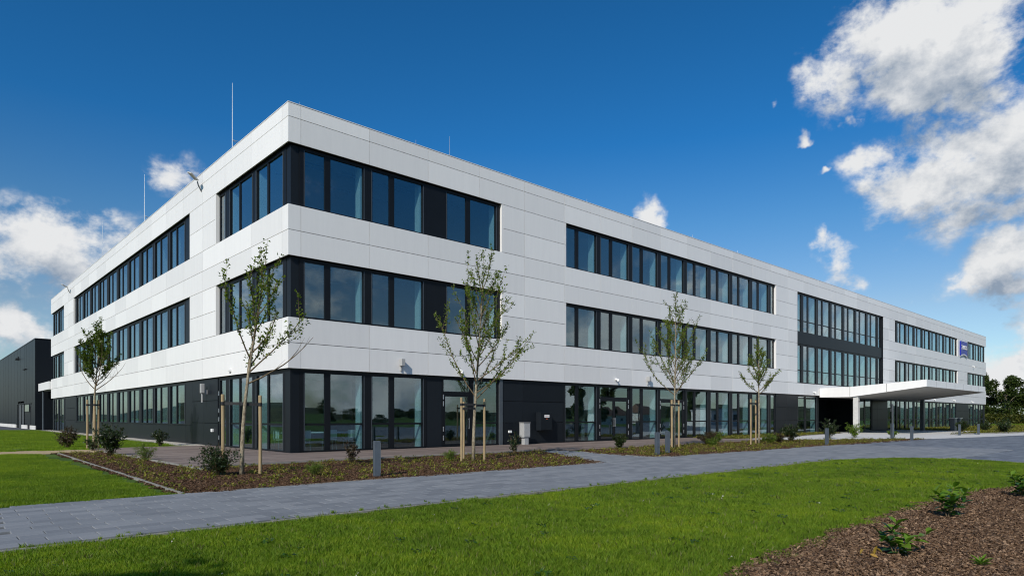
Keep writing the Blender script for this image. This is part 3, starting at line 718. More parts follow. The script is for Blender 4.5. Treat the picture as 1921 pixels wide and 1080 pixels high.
dblock(FRONT, [kf(31) + .005, kf(32), kf(33) - .005])
for k in range(33, 36): window(FRONT, kf(k), kf(k + 1), GZ0, GZ1, fmod(kf(k)), (TR,), inner=k < 35)
mb = MB(); mb.box(.14, .4985, .14, .5585, .02, 3.225); mb.build('corner_post', 'panel_dark', bld)
mb = MB(); mb.box(FL - .5, FL - .12, .14, .5, .02, 3.225); mb.build('corner_post', 'panel_dark', bld)
# ---- ground floor, side
for k in (0, 1): window(SIDE, ks(k), ks(k + 1), GZ0, GZ1, smod(ks(k)), (TR,))
window(SIDE, ks(2), 8.0, GZ0, GZ1, [(7.0, 7.8)], (TR, ), inner=False)
mb = FB(SIDE)
for z in (.35, 1.2, 1.6, 2.4): mb.b(7.86, 7.90, .10, .14, z, z + .2)
mb.build('hinge', 'steel', bld)
dblock(SIDE, [8.01, 10.0, 11.76])
for k in range(4, 14): window(SIDE, ks(k), ks(k + 1), .98, GZ1, smod(ks(k)))
for k in range(4, 14): dpanel(SIDE, ks(k), ks(k + 1), .04, .975)
for a, b in ((11.765, ks(4) - .003), (ks(14) + .003, 43.98)): mb = FB(SIDE); mb.b(a, b, .12, .28, .98, GZ1); mb.build('filler_panel', 'panel_dark', bld)
dpanel(SIDE, 11.76, ks(4), .04, .975); dpanel(SIDE, ks(14), 43.98, .04, .975)
mb = FB(SIDE); mb.b(11.77, 43.97, .175, .42, .02, .97); mb.build('ground_floor_wall', 'core_dark', bld)
dblock(SIDE, [43.99, 46.2, 48.8])
window(SIDE, 48.82, ks(16), GZ0, GZ1, [(49.0, ks(16) - .2)], (TR,))
for k in (16, 17): window(SIDE, ks(k), ks(k + 1), GZ0, GZ1, smod(ks(k)), (TR,), inner=k < 17)
mb = FB(SIDE); mb.b(ks(18), SL - .1, .14, .5, .02, 3.225); mb.build('corner_post', 'panel_dark', bld)
mb = FB(SIDE); mb.b(ks(18), SL - .1, .17, .5, 5.185, 7.485); mb.b(ks(18), SL - .1, .17, .5, 9.425, 11.735); mb.build('corner_post', 'panel_dark', bld)
# base plinth
mb = MB(); mb.box(.16, FL - .2, .25, .5, -.1, .035).box(.25, .5, .52, SL - .2, -.1, .035); mb.build('plinth', 'core_dark', bld)

# ---- entrance canopy: flat by the wall, then a rising tapered wing
def canopy():
    x0, x1 = 47.72, 66.3
    prof = [(-.02, 3.10, 3.89), (-2.5, 3.08, 3.93), (-8.15, 3.78, 4.32)]
    mb = MB()
    for x in (x0, x1):
        for y, a, b in prof: mb.v += [(x, y, a), (x, y, b)]
    n = len(prof)
    mb.f += [(0, 2, 3, 1), (2, 4, 5, 3)] + [tuple(i + 6 for i in reversed(f)) for f in ((0, 2, 3, 1), (2, 4, 5, 3))]
    for i in range(n - 1):
        a = 2 * i; mb.f += [(a, a + 6, a + 8, a + 2), (a + 1, a + 3, a + 9, a + 7)]
    mb.f += [(4, 10, 11, 5), (0, 1, 7, 6)]
    c = mb.build('canopy', 'panel_white', bld)
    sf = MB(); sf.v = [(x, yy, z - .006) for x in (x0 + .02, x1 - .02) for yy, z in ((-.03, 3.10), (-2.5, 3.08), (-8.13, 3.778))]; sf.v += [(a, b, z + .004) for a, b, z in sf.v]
    sf.f = [(0, 1, 4, 3), (1, 2, 5, 4), (6, 9, 10, 7), (7, 10, 11, 8), (0, 6, 7, 1), (1, 7, 8, 2), (3, 4, 10, 9), (4, 5, 11, 10), (2, 8, 11, 5), (0, 3, 9, 6)]; sf.build('soffit', 'soffit_shaded_white', c)  # underside sheet, darkened in colour to show the canopy's own shade
    j = MB()
    for y, a, b in ((-2.5, 3.08, 3.93), (-5.3, 3.43, 4.12)): j.box(x0 - .003, x0 + .01, y - .012, y + .012, a + .01, b - .01)
    for i in range(1, 7):
        x = x0 + i * 2.65; j.box(x - .012, x + .012, -8.153, -8.14, 3.79, 4.31)
    j.build('fascia_joint', 'core_dark', c)
    col = MB(); col.box(47.85, 48.25, -3.1, -2.7, -.05, 3.12); cc = col.build('column', 'concrete_light', c, bevel=.015)
    d = MB(); d.tube([(48.05, -3.13, 2.7), (48.05, -3.09, 2.7)], [.06, .06], 10); d.build('lamp', 'black_rubber', c)
    col = MB(); col.box(65.6, 65.95, -3.1, -2.75, -.05, 3.12); col.build('column', 'frame_edge', c, bevel=.015)
canopy()
# ---- lightning rods, floodlights and wall fittings
def rod(x, y, z0, z1, brace=None):
    mb = MB(); mb.tube([(x, y, z0), (x, y, (z0 + z1) / 2), (x, y, z1)], [.028, .022, .010], 6)
    if brace: mb.tube([(x, y, z0 + brace), (x + .9, y + .1, z0 + brace - .35)], [.012, .012], 5); mb.tube([(x, y, z0 + brace), (x + .3, y - .9, z0 + brace - .35)], [.012, .012], 5)
    mb.box(x - .2, x + .2, y - .2, y + .2, z0 - .02, z0 + .08); mb.build('lightning_rod', 'steel', bld)
rod(1.0, 8.62, 12.75, 17.5, 2.0); rod(1.0, 24.75, 12.75, 17.5, 2.0); rod(1.0, 37.7, 12.75, 17.3)
for x, h in ((.55, .22), (5.9, .30), (7.75, 1.0), (11.5, .25), (17.3, .28), (21.6, .45), (21.9, .3), (28.0, .3), (34, .3), (60, .3)):
    mb = MB(); mb.tube([(x, .25, 13.24), (x, .25, 13.25 + h)], [.014, .008], 5); mb.build('lightning_rod', 'steel', bld)
def flood(y):
    mb = MB(); mb.tube([(-.01, y, 12.35), (-.16, y, 12.62), (-.20, y, 12.80)], [.03, .03, .03], 6); f = mb.build('floodlight_arm', 'steel_dark', bld)
    h = MB(); h.box(-.12, .12, -.62, 0, -.03, .04)
    o = h.build('floodlight', 'grey_box', bld, (-.25, y - .03, 12.85), bevel=.02); o.rotation_euler = (R(-14), R(18), R(-52))
flood(9.9); flood(45.5)
def wallbox(u, z, w=.17, h=.30, d=.20, stem=True):
    mb = MB(); mb.box(u - w / 2, u + w / 2, -d - .03, -.03, z - h / 2, z + h / 2)
    if stem: mb.box(u - .03, u + .03, -.06, -.002, z - h / 2 - .22, z - h / 2); mb.box(u - .05, u + .05, -.03, -.002, z - .1, z + .1)
    else: mb.box(u - .04, u + .04, -.03, -.002, z - .05, z + .05)
    mb.build('wall_light', 'grey_box', bld, bevel=.01)
wallbox(4.95, 3.72); wallbox(22.6, 3.72)
def dome(u, z):
    mb = MB(); mb.tube([(u, -.002, z), (u, -.07, z + .02), (u, -.12, z + .03)], [.07, .07, .05], 10); mb.tube([(u, -.16, z + .04), (u, -.19, z - .02), (u, -.19, z - .10), (u, -.19, z - .14)], [.03, .08, .075, .03], 10); mb.build('camera_dome', 'white_paint', bld, smooth=True)
for u, z in ((8.12, 3.5), (19.53, 3.55), (46.5, 3.5), (89.6, 3.53), (98.5, 3.5), (99.3, 8.45), (81, 3.5)): dome(u, z)
mb = MB(); mb.box(-.20, -.04, 9.35, 9.55, 2.55, 3.0).box(-.03, .115, 9.40, 9.50, 2.5, 2.7).box(-.16, -.09, 9.42, 9.49, 2.1, 2.55); mb.build('wall_light', 'grey_box', bld, bevel=.01)
mb = MB(); mb.box(.02, .118, 8.55, 8.7, .70, .85); mb.build('socket_box', 'white_paint', bld, bevel=.01)
mb = MB(); mb.box(11.25, 11.45, .05, .118, .62, .74); mb.build('socket_box', 'white_paint', bld, bevel=.01)
mb = MB(); mb.box(-.12, -.002, 5.9, 6.1, 3.42, 3.5).box(-.03, -.002, 5.95, 6.05, 3.35, 3.55); mb.build('camera_dome', 'white_paint', bld)
# link roof to the hall
mb = MB(); mb.box(-.18, 6, SL + .03, 63.8, 4.2, 5.0); mb.build('link_roof', 'panel_white', bld)
mb = MB(); mb.tube([(.06, 62.2, -.02), (.06, 62.2, 4.19)], [.09, .09], 10); mb.build('link_post', 'frame_edge', bld)
# ------------------------------------------------------------------ dark hall on the left
hall = thing('industrial_hall', 'tall dark grey metal clad hall beyond the white office building', 'building')
mb = MB(); mb.box(-.33, 40, 64.3, 190, 0, 9.8); mb.build('hall_core', 'core_dark', hall)
y = 64.22; ws = [2.4, 2.6, 2.1, 2.2, 3.6, 3.3, 3.4, 3.4, 3.5] + [3.5] * 25
for i, w in enumerate(ws):
    if y > 185: break
    zb = 2.95 if 66.0 < y + w / 2 < 80 else .45
    mb = MB(); mb.box(-.42, -.34, y + .05, y + w - .05, zb, 9.9); mb.build('cladding_panel', 'panel_dark', hall); y += w
for i in range(8):
    mb = MB(); mb.box(-.38 + i * 5, 4.58 + i * 5, 64.22, 64.28, .1, 9.9); mb.build('cladding_panel', 'panel_dark', hall)
mb = MB(); mb.box(-.45, 40, 64.18, 190, 9.9, 10.02); mb.build('roof_edge', 'frame_dark', hall)
mb = MB(); mb.box(-.44, -.345, 64.2, 68.5, 0, .44); mb.box(-.44, -.345, 71.0, 76.2, 0, .44).box(-.44, -.345, 82, 120, 0, .44); mb.build('plinth', 'store_white', hall)
def hbox(name, y0, y1, z0, z1, x, mat):
    mb = MB(); mb.box(x, -.335, y0, y1, z0, z1); return mb.build(name, mat, hall)
hbox('door', 66.1, 68.2, 0.02, 2.85, -.36, 'frame_dark'); hbox('cladding_panel', 68.3, 73.4, .46, 1.98, -.38, 'panel_dark'); hbox('cladding_panel', 68.3, 73.4, 2.6, 2.93, -.38, 'panel_dark')
w = hbox('window', 69.0, 73.0, 1.95, 2.9, -.42, 'frame_dark'); pane(SIDE, w, 69.2, 72.8, 2.05, 2.8, -.44)
d = hbox('roller_door', 74.2, 79.2, 0.02, 2.9, -.36, 'steel_dark'); mb = MB(); mb.box(-.42, -.37, 73.7, 74.18, 0, 3.1).box(-.42, -.37, 76.2, 76.9, 0, 3.1).box(-.42, -.37, 79.22, 79.7, 0, 3.1).box(-.42, -.37, 73.7, 79.7, 3.1, 3.3); mb.build('door_frame', 'frame_dark', d)
mb = MB(); mb.box(-.75, -.41, 78.9, 79.5, 8.55, 8.8).box(-.5, -.41, 79.1, 79.3, 8.8, 9.0); mb.build('floodlight', 'black_rubber', hall, bevel=.03)
mb = MB(); mb.box(-.6, -.41, 71.5, 73.5, 7.0, 7.08); mb.build('cable_bracket', 'black_rubber', hall)

# ------------------------------------------------------------------ company sign (blue shield, white letters)
sg = thing('company_sign', 'blue shield-shaped sign with white letters high on the white facade', 'sign', (92.5, 0, 9.62))
mb = MB(); n = 12; w, h = 3.2, 1.9
pts = [(w, h), (0, h), (0, 0)] + [(w * i / n, .24 * math.sin(math.pi * i / n)) for i in range(1, n)] + [(w, 0)]
mb.v = [(x, -.16, z) for x, z in pts] + [(x, -.01, z) for x, z in pts]; k = len(pts)
mb.f = [tuple(range(k)), tuple(range(2 * k - 1, k - 1, -1))] + [(i, k + i, k + (i + 1) % k, (i + 1) % k) for i in range(k)]
mb.build('shield', 'blue_sign', sg)
mb = MB()
for i in range(n):
    a0, a1 = math.pi * i / n, math.pi * (i + 1) / n; b = len(mb.v)
    q = [(w * i / n, .24 * math.sin(a0)), (w * (i + 1) / n, .24 * math.sin(a1))]
    mb.v += [(q[0][0], -.17, q[0][1] - .13), (q[1][0], -.17, q[1][1] - .13), (q[1][0], -.17, q[1][1] - .01), (q[0][0], -.17, q[0][1] - .01)]; mb.v += [(x, -.01, z) for x, _, z in mb.v[b:b + 4]]
    mb.f += [(b, b + 1, b + 2, b + 3), (b + 3, b + 2, b + 6, b + 7), (b, b + 4, b + 5, b + 1)]
mb.build('arc', 'white_paint', sg)
cu = bpy.data.curves.new('letters', 'FONT'); cu.body = 'ZEISS'; cu.size = 1.0; cu.extrude = .02; cu.align_x = 'CENTER'; cu.offset = .012
to = bpy.data.objects.new('tmp', cu); COL.objects.link(to); bpy.context.view_layer.update()
lm = bpy.data.meshes.new_from_object(to.evaluated_get(bpy.context.evaluated_depsgraph_get())); bpy.data.objects.remove(to)
xs = [v.co.x for v in lm.vertices]; sx = (w * .86) / (max(xs) - min(xs))
lm.transform(Matrix.Rotation(R(90), 4, 'X') @ Matrix.Diagonal((sx, .72, 1, 1))); lm.name = 'lettering'; lm.materials.clear()
link('lettering', lm, 'white_paint', sg, (w / 2, -.185, .86))

# ------------------------------------------------------------------ small equipment
def bollard(loc, rz, label):
    t = thing('bollard_light', label, 'bollard', loc, rz, 'bollard lights along the path')
    mb = MB(); mb.box(-.075, .075, -.06, .06, -.02, .84); mb.build('post', 'bollard_paint', t, bevel=.008)
    mb = MB(); mb.box(.076, .082, -.045, .045, .10, .80); mb.build('light_slot', 'black_rubber', t)
    mb = MB(); mb.box(.060, .0755, -.058, -.046, .1, .80); mb.build('edge_trim', 'steel', t)
    return t
BOL = [((-2.42, -10.37), 'dark grey bollard light in the mulch bed nearest the camera'), ((9.63, -9.75), 'bollard light at the left tip of the second bed, left of the two'),
       ((10.95, -9.3), 'low bollard light just right of another, in front of the staked tree'), ((22.9, -10.48), 'bollard light in front of the entrance doors, at the edge of the bed'),
       ((33.6, -11.15), 'tall bollard light near the pointed right end of the second bed'), ((48.2, -10.2), 'pale bollard beside the driveway, left of the last one'), ((52.0, -10.6), 'bollard light by the kerb near the far right end of the building')]
for (x, yy), lab in BOL: bollard((x, yy, 0.01), R(-14), lab)
t = thing('signpost', 'slim grey signpost with a small panel beside the pointed end of the bed', 'signpost', (35.2, -9.6, 0), R(40))
mb = MB(); mb.box(-.16, .16, -.05, .05, -.02, 1.0); mb.build('post', 'bollard_paint', t, bevel=.01)
mb = MB(); mb.box(-.10, -.02, -.03, .03, 1.0, 2.1).box(-.10, .30, -.03, .03, 2.1, 2.22).box(-.02, .22, -.02, .02, 1.75, 1.95); mb.build('sign_panel', 'steel_dark', t)
for (x, yy, lab) in ((66, -5.6, 'left of two grey pedestals on posts before the far ground floor windows'), (70.5, -5.0, 'right of two grey pedestals on posts before the far ground floor windows')):
    t = thing('pedestal', lab, 'pedestal', (x, yy, 0), 0, 'pedestals by the far windows')
    mb = MB(); mb.box(-.45, .45, -.2, .2, 0, 1.25); mb.build('body', 'steel_dark', t, bevel=.02)
    mb = MB(); mb.box(-.5, .5, -.24, .24, 1.25, 1.32); mb.build('lid', 'steel', t)
t = thing('meter_cabinet', 'pale grey plastic meter cabinet on a pedestal against the dark cladding', 'cabinet', (11.75, -.55, .03))
t.scale = (.80, .80, .76); mb = MB(); mb.box(-.17, .17, -.16, .12, 0, .50); mb.build('pedestal', 'grey_box', t, bevel=.01)
mb = MB(); mb.box(-.27, .27, -.20, .20, .50, 1.42); b_ = mb.build('box', 'grey_box', t, bevel=.015)
mb = MB(); mb.box(-.22, .24, -.215, -.201, .55, 1.34); d = mb.build('door', 'grey_box', t, bevel=.004)
mb = MB(); mb.box(-.29, .29, -.22, .22, 1.42, 1.46); mb.build('lid', 'grey_box', t, bevel=.01)
t = thing('wall_cabinet', 'black steel wall cabinet with a white notice on the dark cladding', 'cabinet', (13.6, .10, .72))
mb = MB(); mb.box(-.42, .42, -.32, .01, 0, .92); mb.build('box', 'panel_dark', t, bevel=.01)
mb = MB(); mb.box(-.39, .39, -.335, -.321, .03, .89); d = mb.build('door', 'panel_dark', t)
mb = MB(); mb.box(-.16, .20, -.339, -.336, .66, .80); mb.build('notice', 'white_paint', t)
mb = MB(); mb.box(-.13, .17, -.342, -.3395, .725, .735).box(-.02, .02, -.339, -.336, .56, .61).box(.05, .07, -.339, -.336, .56, .61); mb.build('notice_text', 'orange_paint', t)
t = thing('hydrant', 'small red and white hydrant post on the grass at the far right', 'hydrant', (93.5, -10.4, 0))
mb = MB(); mb.tube([(0, 0, 0), (0, 0, .12), (0, 0, .14), (0, 0, .60)], [.30, .28, .17, .15], 10); mb.build('body', 'orange_paint', t, smooth=True)
mb = MB(); mb.tube([(0, 0, .60), (0, 0, .66), (0, 0, .85), (0, 0, 1.0)], [.20, .20, .15, .04], 10); mb.build('cap', 'white_paint', t, smooth=True)
# meeting table and chairs behind the corner glass
t = thing('meeting_table', 'white meeting table behind the corner ground floor glass', 'table', (2.4, 2.3, .03))
mb = MB(); mb.box(-1.5, 1.5, -.5, .5, .70, .74); mb.build('table_top', 'white_paint', t, bevel=.01)
for sx in (-1.3, 1.3):
    for sy in (-.4, .4):
        mb = MB(); mb.box(sx - .03, sx + .03, sy - .03, sy + .03, 0, .70); mb.build('leg', 'steel_dark', t)
def chair(loc, rz, lab):
    t = thing('chair', lab, 'chair', loc, rz, 'white chairs behind the corner glass')
    mb = MB(); mb.box(-.23, .23, -.22, .22, .43, .47); mb.build('seat', 'white_paint', t, bevel=.012)
    mb = MB()
    for i in range(6):
        a = -.5 + i * .2; x = .26 * math.sin(a * 1.7); yy = .24 - .06 * (abs(a) * 2) ** 2; mb.box(x - .055, x + .055, yy, yy + .025, .50, .84)
    mb.build('backrest', 'white_paint', t)
    for sx in (-.2, .2):
        for sy in (-.18, .18):
            mb = MB(); mb.tube([(sx, sy, .43), (sx * 1.15, sy * 1.15, 0)], [.012, .012], 5); mb.build('leg', 'steel', t)
chair((1.25, 1.45, .03), R(180), 'white chair nearest the corner post behind the glass'); chair((2.4, 1.45, .03), R(175), 'white chair on the window side of the table, second from the corner')
chair((3.4, 1.5, .03), R(185), 'white chair on the window side of the table, third from the corner'); chair((.75, 2.4, .03), R(90), 'white chair at the head of the table by the side window')
t = thing('wall_screen', 'glowing blue wall screen inside the ground floor side windows', 'screen', (2.2, 24.5, 1.9))
mb = MB(); mb.box(0, .08, -.9, .9, 0, 1.1); mb.build('housing', 'black_rubber', t)
mb = MB(); mb.box(-.006, -.001, -.86, .86, .04, 1.06); mb.build('display', 'screen_blue', t)

# ------------------------------------------------------------------ young trees
def young_tree(name, label, base, H, cb_, nlimb, spread, leafn, lean=(0, 0), leaf='young_leaf', lsize=.075, seed=1, low_bare=0, group='young street trees with stakes', wind=0.0):
    rg = np.random.default_rng(seed); rnd = random.Random(seed)
    t = thing(name, label, 'tree', (base[0], base[1], 0), 0, group)
    tr = MB(); pts = []; n = 9
    for i in range(n):
        f = i / (n - 1); pts.append(Vector((lean[0] * f ** 1.5 + .03 * math.sin(5 * f + seed), lean[1] * f ** 1.5 + .03 * math.cos(4 * f + seed), -.05 + f * H * .86)))
    rad = [.058 * (1 - .86 * (i / (n - 1)) ** .9) + .004 for i in range(n)]
    tr.tube(pts, rad, 8); tr.build('trunk', 'bark', t, smooth=True)
    def at(f):
        x = f * (n - 1); i = min(int(x), n - 2); return pts[i].lerp(pts[i + 1], x - i)
    br = MB(); LP = []; LD = []
    for k in range(nlimb):
        f = (cb_ + (H * .82 - cb_) * (k / (nlimb - 1)) ** 1.15) / (H * .86); f = min(.98, f)
        p0 = at(f); a = k * 2.399 + rnd.uniform(-.5, .5); rel = k / (nlimb - 1)
        ln = spread * (1.25 - .75 * rel) * rnd.uniform(.75, 1.2); rise = rnd.uniform(.45, 1.0) + rel * 1.1
        d = Vector((math.cos(a) + .736 * wind, math.sin(a) - .677 * wind, rise)).normalized(); q = [p0]; m = 7
        for i in range(1, m):
            d = (d + Vector((rnd.uniform(-.13, .13), rnd.uniform(-.13, .13), .085))).normalized(); q.append(q[-1] + d * ln * 1.45 / m)
        r0 = .019 * (1.1 - .5 * rel); br.tube(q, [r0 * (1 - .85 * i / (m - 1)) + .0022 for i in range(m)], 5, False)
        bare = k < low_bare
        tw = []
        for j in range(rnd.randint(4, 6)):
            i = rnd.randint(1, m - 2); s = q[i].lerp(q[i + 1], rnd.random()); dd = (q[i + 1] - q[i]).normalized()
            sd = Vector((rnd.uniform(-1, 1), rnd.uniform(-1, 1), rnd.uniform(-.1, 1))).normalized(); e = (dd + sd * .75).normalized(); l2 = ln * rnd.uniform(.22, .5)
            mid = s + e * l2 * .5; e2 = (e + Vector((0, 0, .35))).normalized(); end = mid + e2 * l2 * .5
            br.tube([s, mid, end], [.007, .005, .002], 4, False); tw.append([s, mid, end])
        if not bare:
            for ch in [q] + tw:
                L_ = sum((b - a_).length for a_, b in zip(ch, ch[1:])); cnt = max(2, int(L_ / .085))
                for c in range(cnt):
                    g = .22 + .78 * (c + rnd.random()) / cnt; x = g * (len(ch) - 1); i = min(int(x), len(ch) - 2); P = ch[i].lerp(ch[i + 1], x - i)
                    if rnd.random() < .12: continue
                    LP.append(P); LD.append((ch[i + 1] - ch[i]).normalized())
    # leader
    br.tube([pts[-1], pts[-1] + Vector((.03, .02, H * .08)), pts[-1] + Vector((lean[0] * .15, .0, H * .15))], [.010, .006, .002], 4, False)
    for c in range(10): LP.append(pts[-1] + Vector((0, 0, H * .15 * c / 10))); LD.append(Vector((0, 0, 1)))
    br.build('branches', 'twig', t)
    per = max(1, leafn // max(1, len(LP)) + 1); P = np.repeat(np.array(LP), per, 0); D = np.repeat(np.array(LD), per, 0)
    P = P + rg.normal(size=P.shape) * .030; V, F = leaves(P, lsize, .58, .3, rg, dirs=D * .5)
    link('crown', npmesh('crown', V, F, leaf), None, t)
    return t
young_tree('young_tree', 'sparse young tree between two stakes before the building corner', (-4.59, -7.8), 5.7, 2.25, 15, 1.25, 1450, (.42, -.34), 'young_leaf', .078, 3, 1, wind=.7)
young_tree('young_tree', 'wide leafy young tree beside the glass door with thin stakes', (2.72, -7.66), 6.7, 2.0, 24, 1.65, 3200, (.28, -.10), 'young_leaf', .08, 11, 0, wind=.28)
young_tree('young_tree', 'young tree with spreading crown behind two close bollards', (14.57, -7.24), 6.9, 2.35, 26, 1.55, 3100, (.05, .0), 'young_leaf', .08, 5, 0)
young_tree('young_tree', 'slender narrow young tree left of the main entrance', (21.0, -7.9), 5.5, 2.6, 20, .85, 2400, (.05, 0), 'young_leaf', .078, 8, 0)
young_tree('young_tree', 'round dense young tree bound to clustered stakes on the left lawn', (-4.56, 9.71), 5.8, 2.6, 26, 1.05, 4200, (.25, -.2), 'lime_leaf', .088, 21, 4, wind=.2)
def stake(x, y_, h, trunk, lab, r=.041, strapz=None):
    t = thing('tree_stake', lab, 'stake', (x, y_, 0), 0, 'round wooden tree stakes')
    mb = MB(); mb.tube([(0, 0, -.05), (.005, 0, h * .5), (0, .005, h - .02), (0, .005, h)], [r, r * .98, r, r * .85], 10); mb.build('post', 'stake_wood', t, smooth=False)
    z = strapz or h - .22; dx, dy = trunk[0] - x, trunk[1] - y_
    mb = MB(); ln = math.hypot(dx, dy); nx, ny = -dy / ln * .012, dx / ln * .012; e = 1 + .05 / ln
    mb.prism([(nx, ny), (-nx, -ny), (dx * e - nx, dy * e - ny), (dx * e + nx, dy * e + ny)], z - .035, z + .035)
    mb.tube([(0, 0, z - .04), (0, 0, z + .04)], [r + .006, r + .006], 10); mb.build('strap', 'black_rubber', t)
T = [(-4.59, -7.8), (2.72, -7.66), (14.57, -7.24), (21.0, -7.9), (-4.56, 9.71)]
stake(-4.20, -7.97, 1.93, T[0], 'wooden stake right of the sparse corner tree'); stake(-4.92, -7.52, 1.95, T[0], 'wooden stake left of the sparse corner tree, rising from a shrub')
stake(2.34, -7.5, 2.02, T[1], 'wooden stake left of the wide leafy tree'); stake(3.28, -7.5, 2.0, T[1], 'wooden stake right of the wide leafy tree'); stake(2.9, -6.9, 1.9, T[1], 'wooden stake behind the wide leafy tree')
stake(14.1, -7.4, 2.15, T[2], 'thick wooden stake left of the tree behind the two close bollards', .048); stake(14.95, -7.2, 2.15, T[2], 'wooden stake right of the tree behind the two close bollards')
stake(20.5, -7.75, 2.3, T[3], 'wooden stake left of the slender tree by the entrance'); stake(21.5, -7.5, 2.3, T[3], 'wooden stake right of the slender tree by the entrance')
for i, (dx, dy, s) in enumerate(((-.20, .05, 'left'), (.20, -.02, 'right'), (.02, -.22, 'front'))): stake(-4.56 + dx, 9.71 + dy, 2.15, T[4], 'wooden stake at the %s of the cluster round the left lawn tree' % s, .045)

# ------------------------------------------------------------------ shrubs
def shrub(label, base, h, w, leaf, n, lsize, seed, stems=9, name='shrub', low=.12, group='shrubs in the planting beds', open_=.5, asp=.5):
    rg = np.random.default_rng(seed); rnd = random.Random(seed)
    t = thing(name, label, 'shrub', (base[0], base[1], .0), rnd.uniform(0, 6), group)
    mb = MB(); P = []
    for k in range(stems):
        a = k * 2.399 + rnd.uniform(-.3, .3); rr = w * .5 * math.sqrt((k + .5) / stems); hh = h * (1 - .35 * (k / stems)) * rnd.uniform(.75, 1.05)
        q = [Vector((rnd.uniform(-.03, .03), rnd.uniform(-.03, .03), -.02)), Vector((math.cos(a) * rr * .45, math.sin(a) * rr * .45, hh * .5)), Vector((math.cos(a) * rr, math.sin(a) * rr, hh))]
        mb.tube(q, [.009, .006, .002], 4, False)
        chains = [q]
        for j in range(4):
            f = rnd.uniform(.25, .9); s = q[0].lerp(q[1], f * 2) if f < .5 else q[1].lerp(q[2], f * 2 - 1)
            e = s + Vector((rnd.uniform(-1, 1), rnd.uniform(-1, 1), rnd.uniform(.0, 1))).normalized() * w * rnd.uniform(.15, .32); mb.tube([s, e], [.004, .0015], 3, False); chains.append([s, e])
        for ch in chains:
            for c in range(max(3, int(n / stems / 5))):
                f = rnd.uniform(low if len(ch) == 3 else .1, 1) * (len(ch) - 1); i = min(int(f), len(ch) - 2); p = ch[i].lerp(ch[i + 1], f - i); P.append(p)
    mb.build('stems', 'twig', t)
    P = np.array(P) + rg.normal(size=(len(P), 3)) * w * .05 * open_; P[:, 2] = np.maximum(P[:, 2], .02)
    V, F = leaves(P, lsize, asp, .3, rg); link('foliage', npmesh('foliage', V, F, leaf), None, t); return t
shrub('bushy dark green shrub around the foot of the leftmost corner stake', (-5.05, -7.55), .82, 1.15, 'dark_leaf', 2600, .055, 1, 16)
shrub('purple-brown thin shrub by the terrace edge before the corner glass', (-.6, -5.85), .72, .62, 'red_leaf', 900, .05, 2)
shrub('feathery bright green low shrub in the first bed, left of the near bollard', (-3.34, -9.1), .36, .45, 'bright_leaf', 2200, .04, 3, 14, asp=.2)
shrub('olive green feathery shrub at the foot of the wide leafy tree', (2.05, -7.35), .40, .5, 'bright_leaf', 1500, .045, 4, 12, asp=.25)
shrub('dark upright shrub in front of the grey meter cabinet', (6.3, -5.7), .95, .6, 'dark_leaf', 700, .06, 5)
shrub('dense upright green shrub at the back of the second bed', (12.38, -5.9), .78, .68, 'dark_leaf', 2300, .06, 6, 14)
shrub('reddish round shrub in the second bed right of the double glass door', (18.4, -6.6), .72, .95, 'red_leaf', 2400, .06, 7, 14)
shrub('low fresh green shrub in front of the reddish round shrub', (17.1, -7.6), .45, .65, 'bright_leaf', 1500, .05, 8, 12)
shrub('fresh green shrub against the glass behind the second bed', (21.5, -5.3), .70, .85, 'bright_leaf', 1800, .06, 9, 12)
shrub('low yellow-green shrub at the foot of the slender tree', (22.2, -7.9), .55, .9, 'bright_leaf', 1800, .055, 10, 12)
shrub('dark brown-green shrub between slender tree and entrance bollard', (23.6, -7.7), .62, .9, 'red_leaf', 1700, .06, 12, 12)
shrub('large dark green shrub before the dark panels by the entrance glass', (25.3, -7.6), 1.05, 1.1, 'dark_leaf', 2500, .075, 13, 14)
shrub('tall shrub beside the concrete canopy column', (33.6, -6.4), 1.2, 1.2, 'dark_leaf', 1700, .09, 14, 12)
shrub('loose bright shrub right of the concrete canopy column', (37, -6.7), .95, 1.5, 'bright_leaf', 900, .10, 15, 9)
shrub('small bright shrub in front of the driveway', (38.5, -8.6), .6, .8, 'bright_leaf', 700, .09, 16, 9)
shrub('reddish-brown shrub on the lawn edge at the far left', (-5.2, 11.62), .95, 1.1, 'red_leaf', 1900, .07, 17, 14)
shrub('low dark shrub left of the tall one at the lawn path', (-4.8, 8.3), .55, .8, 'dark_leaf', 700, .07, 18, 9)
shrub('tall dark green shrub right of the left lawn tree', (-5.2, 3.0), 1.25, 1.15, 'dark_leaf', 2600, .075, 19, 16)
shrub('yellow-green feathery shrub at the back of the left bed', (-4.95, -.6), .62, .85, 'bright_leaf', 1500, .05, 20, 12, asp=.3)
shrub('small dark shrub against the dark side cladding', (-1.84, 9.95), .95, .75, 'dark_leaf', 1200, .065, 22, 10)
shrub('dark shrub in the far bed left of the last bollard', (66, -8.2), 1.0, 1.6, 'dark_leaf', 1200, .12, 23, 10)
shrub('dark shrub right of the last bollard', (58.5, -11.0), 1.25, 1.7, 'dark_leaf', 1500, .12, 24, 12)
shrub('wide dark shrub near the hydrant', (72, -12.1), 1.0, 2.0, 'dark_leaf', 1300, .13, 25, 12)
shrub('dark shrub before the pedestals by the far windows', (62, -7.2), 1.1, 1.6, 'dark_leaf', 1300, .12, 26, 12)

